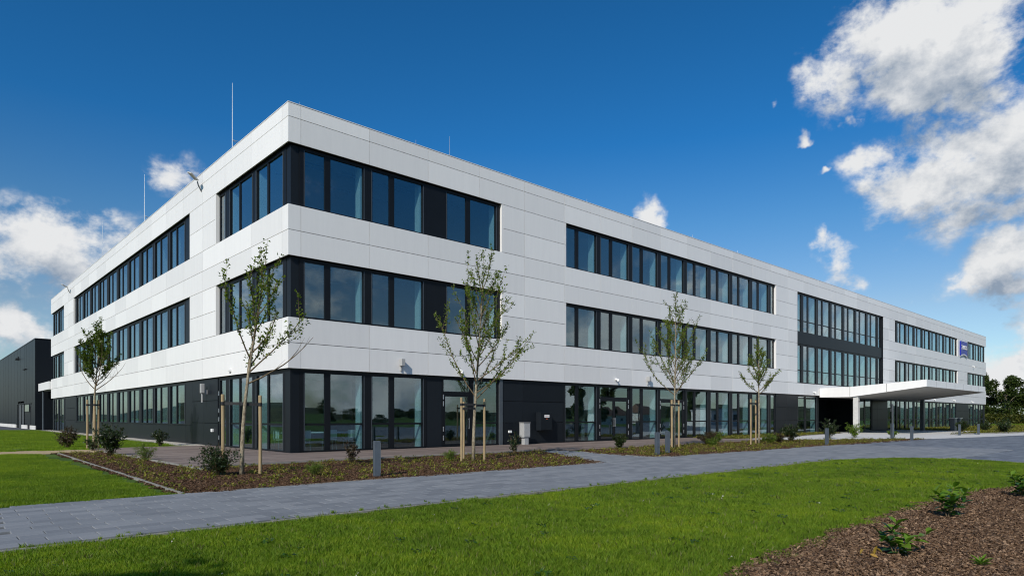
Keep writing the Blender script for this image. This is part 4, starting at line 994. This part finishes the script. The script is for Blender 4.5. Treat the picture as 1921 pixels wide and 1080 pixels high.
# big-leaved laurels in the near mulch: every leaf a part
def leaf_mesh(name, mat):
    mb = MB(); L_ = 1.0; prof = [(0, .0), (.15, .14), (.4, .23), (.65, .22), (.85, .12), (1, 0)]
    for i, (x, w_) in enumerate(prof):
        z = -.14 * x * x; mb.v += [(x, -w_, z + .09 * w_ / .23), (x, 0, z), (x, w_, z + .09 * w_ / .23)]
    for i in range(len(prof) - 1):
        a = 3 * i; mb.f += [(a, a + 3, a + 4, a + 1), (a + 1, a + 4, a + 5, a + 2)]
    m = bpy.data.meshes.new(name); m.from_pydata(mb.v, [], mb.f); m.update(); m.materials.append(MAT[mat]); m.polygons.foreach_set('use_smooth', [True] * len(m.polygons)); return m
LFM = [leaf_mesh('leaf', 'laurel_leaf'), leaf_mesh('leaf', 'laurel_young'), leaf_mesh('leaf', 'dead_leaf')]
def laurel(label, base, stems, seed, dead=0, rz=0):
    rnd = random.Random(seed); t = thing('laurel_shrub', label, 'shrub', (base[0], base[1], .02), rz, 'laurels in the near mulch bed')
    mb = MB()
    for (ex, ey, ez, nl, young) in stems:
        q = [Vector((0, 0, -.03)), Vector((ex * .4, ey * .4, ez * .65)), Vector((ex, ey, ez))]; mb.tube(q, [.007, .005, .003], 5, False)
        nl = int(nl * 1.4)
        for i in range(nl):
            f = .2 + .8 * i / max(1, nl - 1); p = q[0].lerp(q[1], f * 2) if f < .5 else q[1].lerp(q[2], f * 2 - 1)
            a = i * 2.4 + rnd.uniform(-.4, .4); o = link('leaf', LFM[1 if (young and f > .55) else 0], None, t, tuple(p))
            o.rotation_euler = (rnd.uniform(-.5, .5), rnd.uniform(-.75, .15) if f < .9 else rnd.uniform(-1.1, -.5), a); s = rnd.uniform(.11, .155); o.scale = (s, s, s)
    for i in range(dead):
        o = link('leaf', LFM[2], None, t, (-.25 + rnd.uniform(-.1, .12), rnd.uniform(-.12, .12), rnd.uniform(.03, .12))); o.rotation_euler = (rnd.uniform(-1, 1), rnd.uniform(0, 1.2), rnd.uniform(0, 6)); s = rnd.uniform(.06, .10); o.scale = (s, s, s)
    mb.build('stems', 'twig', t)
laurel('glossy laurel shrub with withered yellow leaves in the near mulch', (-3.15, -21.50), [(.34, .02, .22, 9, True), (.02, -.14, .16, 9, True), (-.12, .10, .20, 8, False), (.12, .22, .30, 9, True), (-.05, -.02, .25, 8, False)], 4, 7, R(-42))
laurel('laurel with upright pale shoots in the middle of the near mulch', (.1, -21.15), [(.12, .05, .42, 12, True), (-.15, .05, .34, 10, True), (.25, -.02, .36, 10, True), (.0, -.12, .25, 10, False), (-.05, .12, .28, 10, False), (.3, .1, .2, 9, False)], 9, 0, R(-42))
laurel('dark laurel at the right picture edge of the near mulch', (3.75, -21.35), [(.2, .05, .32, 12, False), (-.22, .05, .3, 12, False), (.0, -.15, .3, 11, False), (.05, .15, .38, 11, True), (-.3, -.1, .2, 10, False)], 14, 0, 0)
t = thing('weed_plant', 'flat bright green weed rosette in the near mulch corner', 'weed', (-3.08, -22.19, .02))
for i in range(14):
    o = link('leaf', LFM[1], None, t, (0, 0, .01 + .002 * i)); o.rotation_euler = (0, -.35 - .03 * i, i * 2.4); s = .09 + .003 * i; o.scale = (s, s * .35, s)

# ------------------------------------------------------------------ scattered stuff
def patch_grass(n, size, hmin, hmax, seed, mat='grass', bw=.0045):
    rg = np.random.default_rng(seed); x = rg.uniform(-size / 2, size / 2, n); y_ = rg.uniform(-size / 2, size / 2, n); h = rg.uniform(hmin, hmax, n)
    a = rg.uniform(0, 6.283, n); ln = h * rg.uniform(.1, .75, n); b = rg.uniform(0, 6.283, n); w = bw * rg.uniform(.7, 1.5, n)
    z0 = np.zeros(n); P = np.stack([x, y_, z0], 1); s = np.stack([np.cos(a) * w, np.sin(a) * w, z0], 1); M_ = P + np.stack([np.cos(b) * ln * .3, np.sin(b) * ln * .3, h * .6], 1); T_ = P + np.stack([np.cos(b) * ln, np.sin(b) * ln, h], 1)
    V = np.stack([P - s, P + s, M_ + s * .7, T_, M_ - s * .7], 1).reshape(-1, 3); F = np.arange(5 * n).reshape(n, 5)
    return npmesh('grass_patch', V, F, mat)
camx, camy = CAMP[0], CAMP[1]
def inview(x, y_, m=.86):
    dx, dy = x - camx, y_ - camy; dep = dx * math.cos(HEAD) + dy * math.sin(HEAD); lat = dx * math.sin(HEAD) - dy * math.cos(HEAD)
    return dep > .8 and abs(lat) < m * dep + 1.2, dep
NOGRASS = [PATH, BED1, BED2, BED3, LIGHT, BED4, BEDR, SANDP, YARD, [(-4.9, -5.9), (27.3, -5.7), (27.3, 1), (0, 1), (0, 9.3), (-4.9, 9.3)], [(-.75, 9), (110, 9), (110, 70), (-.75, 58)], [(0, -1), (108, -1), (108, 21), (0, 21)]]
def lawn_pts(x0, x1, y0, y1, step, s, far=None, near=None):
    out = []; nx = int((x1 - x0) / step); ny = int((y1 - y0) / step)
    for i in range(nx):
        for j in range(ny):
            x = x0 + (i + random.random()) * step; y_ = y0 + (j + random.random()) * step; ok, dep = inview(x, y_)
            if not ok or (far and dep > far) or (near and dep < near): continue
            if any(inpoly(x, y_, p) for p in NOGRASS): continue
            r = .05 * s
            if any(inpoly(x + a, y_ + b, p) for p in NOGRASS[:7] for a in (-r, r) for b in (-r, r)): continue
            out.append((x, y_, .0, s * random.uniform(.8, 1.2)))
    return out
gp = [patch_grass(430, .34, .022, .052, 40 + i, 'grass', .0026) for i in range(4)] + [patch_grass(430, .34, .028, .066, 50, 'grass', .0026), patch_grass(400, .34, .02, .046, 51, 'grass', .0026)]
pts = lawn_pts(-12, 16, -21.3, -15.1, .19, 1.0, 11) + lawn_pts(-12, 16, -21.3, -15.1, .25, 1.05, None, 11) + lawn_pts(-24, -6.8, -11.0, 7.2, .25, 1.05)
scatter('grass', pts, gp, 3, 'short mown bright green grass blades covering the lawns', 'grass')
gf = [patch_grass(420, .9, .035, .07, 60 + i, 'grass', .009) for i in range(4)]
pts = lawn_pts(-40, -.6, 9.2, 70, .62, 1.0, 95) + lawn_pts(60, 170, -60, 12, 1.3, 1.8)
scatter('grass', pts, gf, 5, 'mown grass on the far lawns beyond the sand path and the beds', 'grass')
dry = [patch_grass(16, .25, .03, .08, 70 + i, 'grass_dry', .004) for i in range(3)]
pts = [p for p in lawn_pts(-12, 16, -21.0, -15.1, .42, 1.0, 22)]
scatter('straw', pts, dry, 9, 'dry straw coloured blades scattered through the near lawn', 'grass')
def weeds(n, r, size, mat, seed, h=.03):
    rg = np.random.default_rng(seed); a = rg.uniform(0, 6.283, n); q = r * np.sqrt(rg.uniform(0, 1, n)); P = np.stack([np.cos(a) * q, np.sin(a) * q, h * rg.uniform(.6, 1.2, n)], 1)
    V, F = leaves(P, size, .8, 1.5, rg); return npmesh('weed_clump', V, F, mat)
lw_ = lawn_pts(-12, 16, -20.8, -15.3, .62, 1.0, 26); random.shuffle(lw_)
scatter('lawn_weeds', [(x, y_, .018, random.uniform(.6, 1.3)) for x, y_, z, s in lw_[:110]], [weeds(14, .07, .035, 'laurel_leaf', 200 + i) for i in range(3)], 21, 'flat broad-leaved weeds and clover dotted through the near lawn', 'weeds')
scatter('fallen_petals', [(x, y_, .03, random.uniform(.6, 1.2)) for x, y_, z, s in lw_[110:170]], [weeds(2, .03, .022, 'pebble', 210 + i) for i in range(3)], 23, 'tiny pale petals lying on the near lawn', 'petals')
tuft = [patch_grass(26, .07, .03, .08, 80 + i, 'grass', .004) for i in range(3)]
pts = [(random.uniform(-13, 12), -15.12 + random.uniform(-.02, .30) * random.random(), .02, random.uniform(.35, .8)) for _ in range(150)] + [(random.uniform(-13, -6.8), -11.02 + random.uniform(-.06, .03), .02, random.uniform(.3, .6)) for _ in range(50)]
scatter('edge_tufts', pts, tuft, 11, 'little grass tufts growing over the path edges', 'grass')
def patch_chips(n, size, seed, mat='chip', lo=.018, hi=.055):
    rg = np.random.default_rng(seed); P = np.stack([rg.uniform(-size / 2, size / 2, n), rg.uniform(-size / 2, size / 2, n), rg.uniform(.0, .022, n)], 1)
    a = rg.uniform(0, 6.283, n); l = rg.uniform(lo, hi, n) / 2; w = l * rg.uniform(.25, .7, n); ti = rg.normal(0, .35, n); t2 = rg.normal(0, .4, n)
    d = np.stack([np.cos(a), np.sin(a), ti], 1) * l[:, None]; s = np.stack([-np.sin(a), np.cos(a), t2], 1) * w[:, None]; up = np.array([0, 0, .006])
    V = np.stack([P - d - s * .8, P + d * .9 - s, P + d + s * .7, P - d * .8 + s, P - d * .8 - s * .8 - up, P + d * .9 - s - up], 1).reshape(-1, 3)
    b = np.arange(n)[:, None] * 6; F = np.concatenate([b + np.array([0, 1, 2, 3]), b + np.array([4, 5, 1, 0])], 0)
    return npmesh('mulch_patch', V, F, mat)
def bed_pts(poly, step, s, z=.015, far=None):
    xs = [p[0] for p in poly]; ys = [p[1] for p in poly]; out = []
    x = min(xs)
    while x < max(xs):
        y_ = min(ys)
        while y_ < max(ys):
            X = x + random.uniform(0, step); Y = y_ + random.uniform(0, step); ok, dep = inview(X, Y)
            if ok and inpoly(X, Y, poly) and (not far or dep < far): out.append((X, Y, z, s * random.uniform(.85, 1.15)))
            y_ += step
        x += step
    return out
cp = [patch_chips(420, .5, 90 + i) for i in range(5)]
pts = bed_pts(BED1, .30, .9) + bed_pts(BED2, .36, 1.0) + bed_pts(BED3, .6, 1.2)
scatter('mulch', pts, cp, 13, 'reddish brown bark mulch in the planting beds by the building', 'mulch')
cq = [patch_chips(520, .45, 120 + i, 'chip_pale', .012, .048) for i in range(6)]
scatter('mulch', bed_pts([(x + (.14 if x < -4 else 0), y_ - .06) for x, y_ in BEDR], .17, .95, .015, 40), cq, 15, 'loose pale brown bark chips in the near right bed', 'mulch')
def cover(n, r, h, size, seed):
    rg = np.random.default_rng(seed); a = rg.uniform(0, 6.283, n); q = r * np.sqrt(rg.uniform(0, 1, n)); P = np.stack([np.cos(a) * q, np.sin(a) * q, h * rg.uniform(.2, 1, n) * (1 - .6 * (q / r) ** 2)], 1)
    V, F = leaves(P, size, .6, .8, rg); return npmesh('cover_clump', V, F, 'cover_leaf')
cv = [cover(26, .13, .12, .055, 140 + i) for i in range(5)]
def keep(pts, f): return [p for p in pts if random.random() < f]
pts = keep(bed_pts(BED1, .42, 1.0), .62) + keep(bed_pts(BED2, .32, 1.0), .62) + bed_pts(BED3, .34, 1.2) + [(x, y_, .01, s * 1.3) for x, y_, z, s in bed_pts(BED4, .40, 1.3)]
scatter('ground_cover', pts, cv, 17, 'low yellow-green ground cover clumps dotted over the beds', 'ground cover')
def pebbles(n, size, seed):
    rg = np.random.default_rng(seed); mb = MB()
    for i in range(n):
        x, y_, r = rg.uniform(-size / 2, size / 2), rg.uniform(-size / 2, size / 2), rg.uniform(.012, .03); b = len(mb.v)
        mb.v += [(x - r, y_, .01), (x, y_ - r * .8, .01), (x + r, y_, .01), (x, y_ + r * .8, .01), (x, y_, .01 + r), (x, y_, -.01)]; mb.f += [(b, b + 1, b + 4), (b + 1, b + 2, b + 4), (b + 2, b + 3, b + 4), (b + 3, b, b + 4)]
    m = bpy.data.meshes.new('pebble_patch'); m.from_pydata(mb.v, [], mb.f); m.update(); m.materials.append(MAT['pebble']); return m
GRAV = [(-.7, 9.2), (.14, 9.2), (.14, 57), (-.7, 57)]
sheet('gravel_strip', GRAV, .011, 'kerb_stone')
scatter('gravel', bed_pts(GRAV, .22, 1.0), [pebbles(130, .4, 160 + i) for i in range(3)], 19, 'pale pebbles along the foot of the dark side wall', 'gravel')

# ------------------------------------------------------------------ big trees
def big_tree(name, label, base, H, W_, leaf, n, lsize, seed, cat='tree', group='trees beyond the far lawn', col=False, low=.12):
    rg = np.random.default_rng(seed); rnd = random.Random(seed)
    t = thing(name, label, cat, (base[0], base[1], 0), 0, group)
    mb = MB(); mb.tube([(0, 0, -.2), (.1, 0, H * .35), (0, .1, H * .85)], [.02 * H + .05, .014 * H + .03, .02], 8)
    cl = []
    for k in range(46 if not col else 34):
        f = low + (1 - low) * rnd.random() ** .8
        rr = W_ * .5 * (math.sin(math.pi * min(.97, .12 + f * .85)) ** (.55 if not col else .75)) * rnd.uniform(.55, 1.0); a = rnd.uniform(0, 6.283)
        c = Vector((math.cos(a) * rr, math.sin(a) * rr, H * min(.96, f))); cl.append((c, W_ * rnd.uniform(.10, .19) * (1 if not col else 1.1)))
        if k % 2 == 0: mb.tube([(0, 0, c.z * .62), tuple(c * .6 + Vector((0, 0, c.z * .3))), tuple(c)], [.009 * H * .6, .03, .01], 4, False)
    mb.build('trunk', 'bark', t); P = []
    for c, r in cl:
        m = n // len(cl); v = rg.normal(size=(m, 3)); v /= np.linalg.norm(v, axis=1)[:, None]; v *= (r * rg.uniform(.35, 1.0, m) ** .5 * 1.0)[:, None]; v[:, 2] *= .85 if not col else 1.7; P.append(np.array(c) + v)
    P = np.concatenate(P); P[:, 2] = np.maximum(P[:, 2], .1); V, F = leaves(P, lsize, .75, .6, rg); link('crown', npmesh('crown', V, F, leaf), None, t); return t
G = 'trees beyond the far lawn'
big_tree('poplar_tree', 'columnar poplar nearest the far end of the building', (163, 20.5), 11.0, 3.0, 'poplar_leaf', 5200, .36, 1, col=True)
big_tree('poplar_tree', 'left of the twin poplars above the dark trees', (163, 14.5), 11.6, 3.0, 'poplar_leaf', 5200, .36, 2, col=True)
big_tree('poplar_tree', 'right of the twin poplars above the dark trees', (164, 11.9), 11.0, 2.6, 'poplar_leaf', 4600, .36, 3, col=True)
big_tree('poplar_tree', 'shorter poplar behind the dark tree at the right picture edge', (166, 7.6), 10.2, 3.0, 'poplar_leaf', 4600, .36, 4, col=True)
big_tree('broadleaf_tree', 'yellowish broad tree beside the far end of the building', (148, 18.0), 7.2, 6.5, 'forest_leaf_warm', 7000, .38, 5)
big_tree('broadleaf_tree', 'olive broad tree below the twin poplars', (147, 11.3), 6.9, 6.2, 'forest_leaf_warm', 7000, .38, 6, low=.04)
big_tree('broadleaf_tree', 'very dark broad tree at the right picture edge', (146, 4.8), 8.8, 7.5, 'forest_leaf', 8500, .40, 7, low=.03)
big_tree('broadleaf_tree', 'dark tree beyond the right picture edge', (146, -3), 9.6, 8, 'forest_leaf', 7000, .42, 8, low=.03)
big_tree('broadleaf_tree', 'dark low tree hidden behind the far building corner', (149, 24), 7.0, 7, 'forest_leaf', 5000, .42, 9, low=.03)
rg_ = np.random.default_rng(5); P = np.stack([rg_.uniform(139, 143, 9000), rg_.uniform(-22, 30, 9000), rg_.uniform(0, 1, 9000) ** 1.5 * 2.0], 1); V, F = leaves(P, .45, .5, .5, rg_)
kind(link('undergrowth', npmesh('undergrowth', V, F, 'forest_leaf_warm'), None), 'stuff'); bpy.context.scene.objects['undergrowth']['label'] = 'brownish undergrowth along the foot of the far trees'; bpy.context.scene.objects['undergrowth']['category'] = 'undergrowth'

# ------------------------------------------------------------------ what stands behind the camera: it mirrors in the glass and shades the near lawn
S = 'trees across the grounds, mirrored in the glass'
a = big_tree('park_tree', 'leftmost broad tree of the distant row across the grounds', (-75, -160), 6.5, 7, 'forest_leaf', 5000, .3, 31, group=S)
b = big_tree('park_tree', 'leftmost narrow tree of the distant row across the grounds', (-66, -172), 8, 5, 'forest_leaf', 5000, .3, 32, group=S)
c = big_tree('park_poplar', 'slim poplar on the grounds, mirrored in the tall entrance glazing', (78, -55), 13, 3.4, 'poplar_leaf', 4200, .5, 33, group=S, col=True)
rr = random.Random(3)
for i in range(44):
    x = -60 + i * 7.5 + rr.uniform(-4, 4); s = rr.uniform(.55, .9); o = dup((a, b)[i % 2], (x, -165 + rr.uniform(-20, 20), 0), rr.uniform(0, 6), 'distant tree of the row mirrored low in the front glass', S); o.scale = (s * 1.3, s * 1.3, s * rr.uniform(.6, .85))
for i, (x, yy) in enumerate(((66, -52), (92, -60), (108, -50))): dup(c, (x, yy, 0), i * 1.7, ('slim poplar left of the others, mirrored in the tall glazing', 'slim poplar farther off, mirrored in the tall glazing', 'slim poplar at the far right of the grounds')[i], S)
big_tree('park_tree', 'round tree out of view on the left whose shade falls on the near lawn', (-18.6, -21.9), 7.4, 3.4, 'forest_leaf', 1500, .20, 35, group=S, low=.46)
st = thing('warehouse', 'low white store across the grounds, mirrored in the glass', 'building', (83, -31, 0))
mb = MB(); mb.box(0, 9, -4, 0, 0, 2.3); mb.build('wall', 'store_white', st); mb = MB(); mb.box(-.1, 9.1, -4.1, .1, 2.32, 2.5); mb.build('roof', 'grey_box', st)
for i in range(2):
    mb = MB(); mb.box(1 + i * 5, 2 + i * 5, .005, .05, 1.0, 1.9); mb.build('window', 'frame_dark', st)
for i, (x, l) in enumerate(((166, 9), (186, 11))):
    hs = thing('house', ('small house with red tiled roof left of the white store', 'longer house with red tiled roof beside the white store')[i], 'house', (x, -120, 0), 0, 'houses across the grounds')
    mb = MB(); mb.box(0, l, -8, 0, 0, 3.2); mb.build('wall', 'store_white', hs)
    mb = MB(); mb.v = [(-.4, -8.4, 3.2), (l + .4, -8.4, 3.2), (l + .4, .4, 3.2), (-.4, .4, 3.2), (-.4, -4, 6.4), (l + .4, -4, 6.4)]; mb.f = [(0, 1, 5, 4), (2, 3, 4, 5), (0, 4, 3), (1, 2, 5), (0, 3, 2, 1)]; mb.build('roof', 'roof_tile', hs)
    for q in range(2):
        mb = MB(); mb.box(1.5 + q * 4, 2.7 + q * 4, .005, .05, 1.0, 2.2); mb.build('window', 'frame_dark', hs)
# low hills all round the horizon
V = []; F = []; n = 96
for k in range(n):
    a_ = 2 * math.pi * k / n; h = 4 + 3.0 * math.sin(3 * a_ + 1) + 2 * math.sin(7 * a_) + 2.0
    if abs(((a_ - HEAD + math.pi) % (2 * math.pi)) - math.pi) < 1.0: h = 1.0
    for r_, z in ((330, -.5), (390, h), (560, h * 1.5 + 1.5), (800, -1)): V.append((math.cos(a_) * r_, math.sin(a_) * r_, z))
for k in range(n):
    for j in range(3):
        a_ = 4 * k + j; b_ = 4 * ((k + 1) % n) + j; F.append((a_, b_, b_ + 1, a_ + 1))
m = bpy.data.meshes.new('hills'); m.from_pydata(V, [], F); m.update(); kind(link('hills', m, 'field_hill'), 'structure')
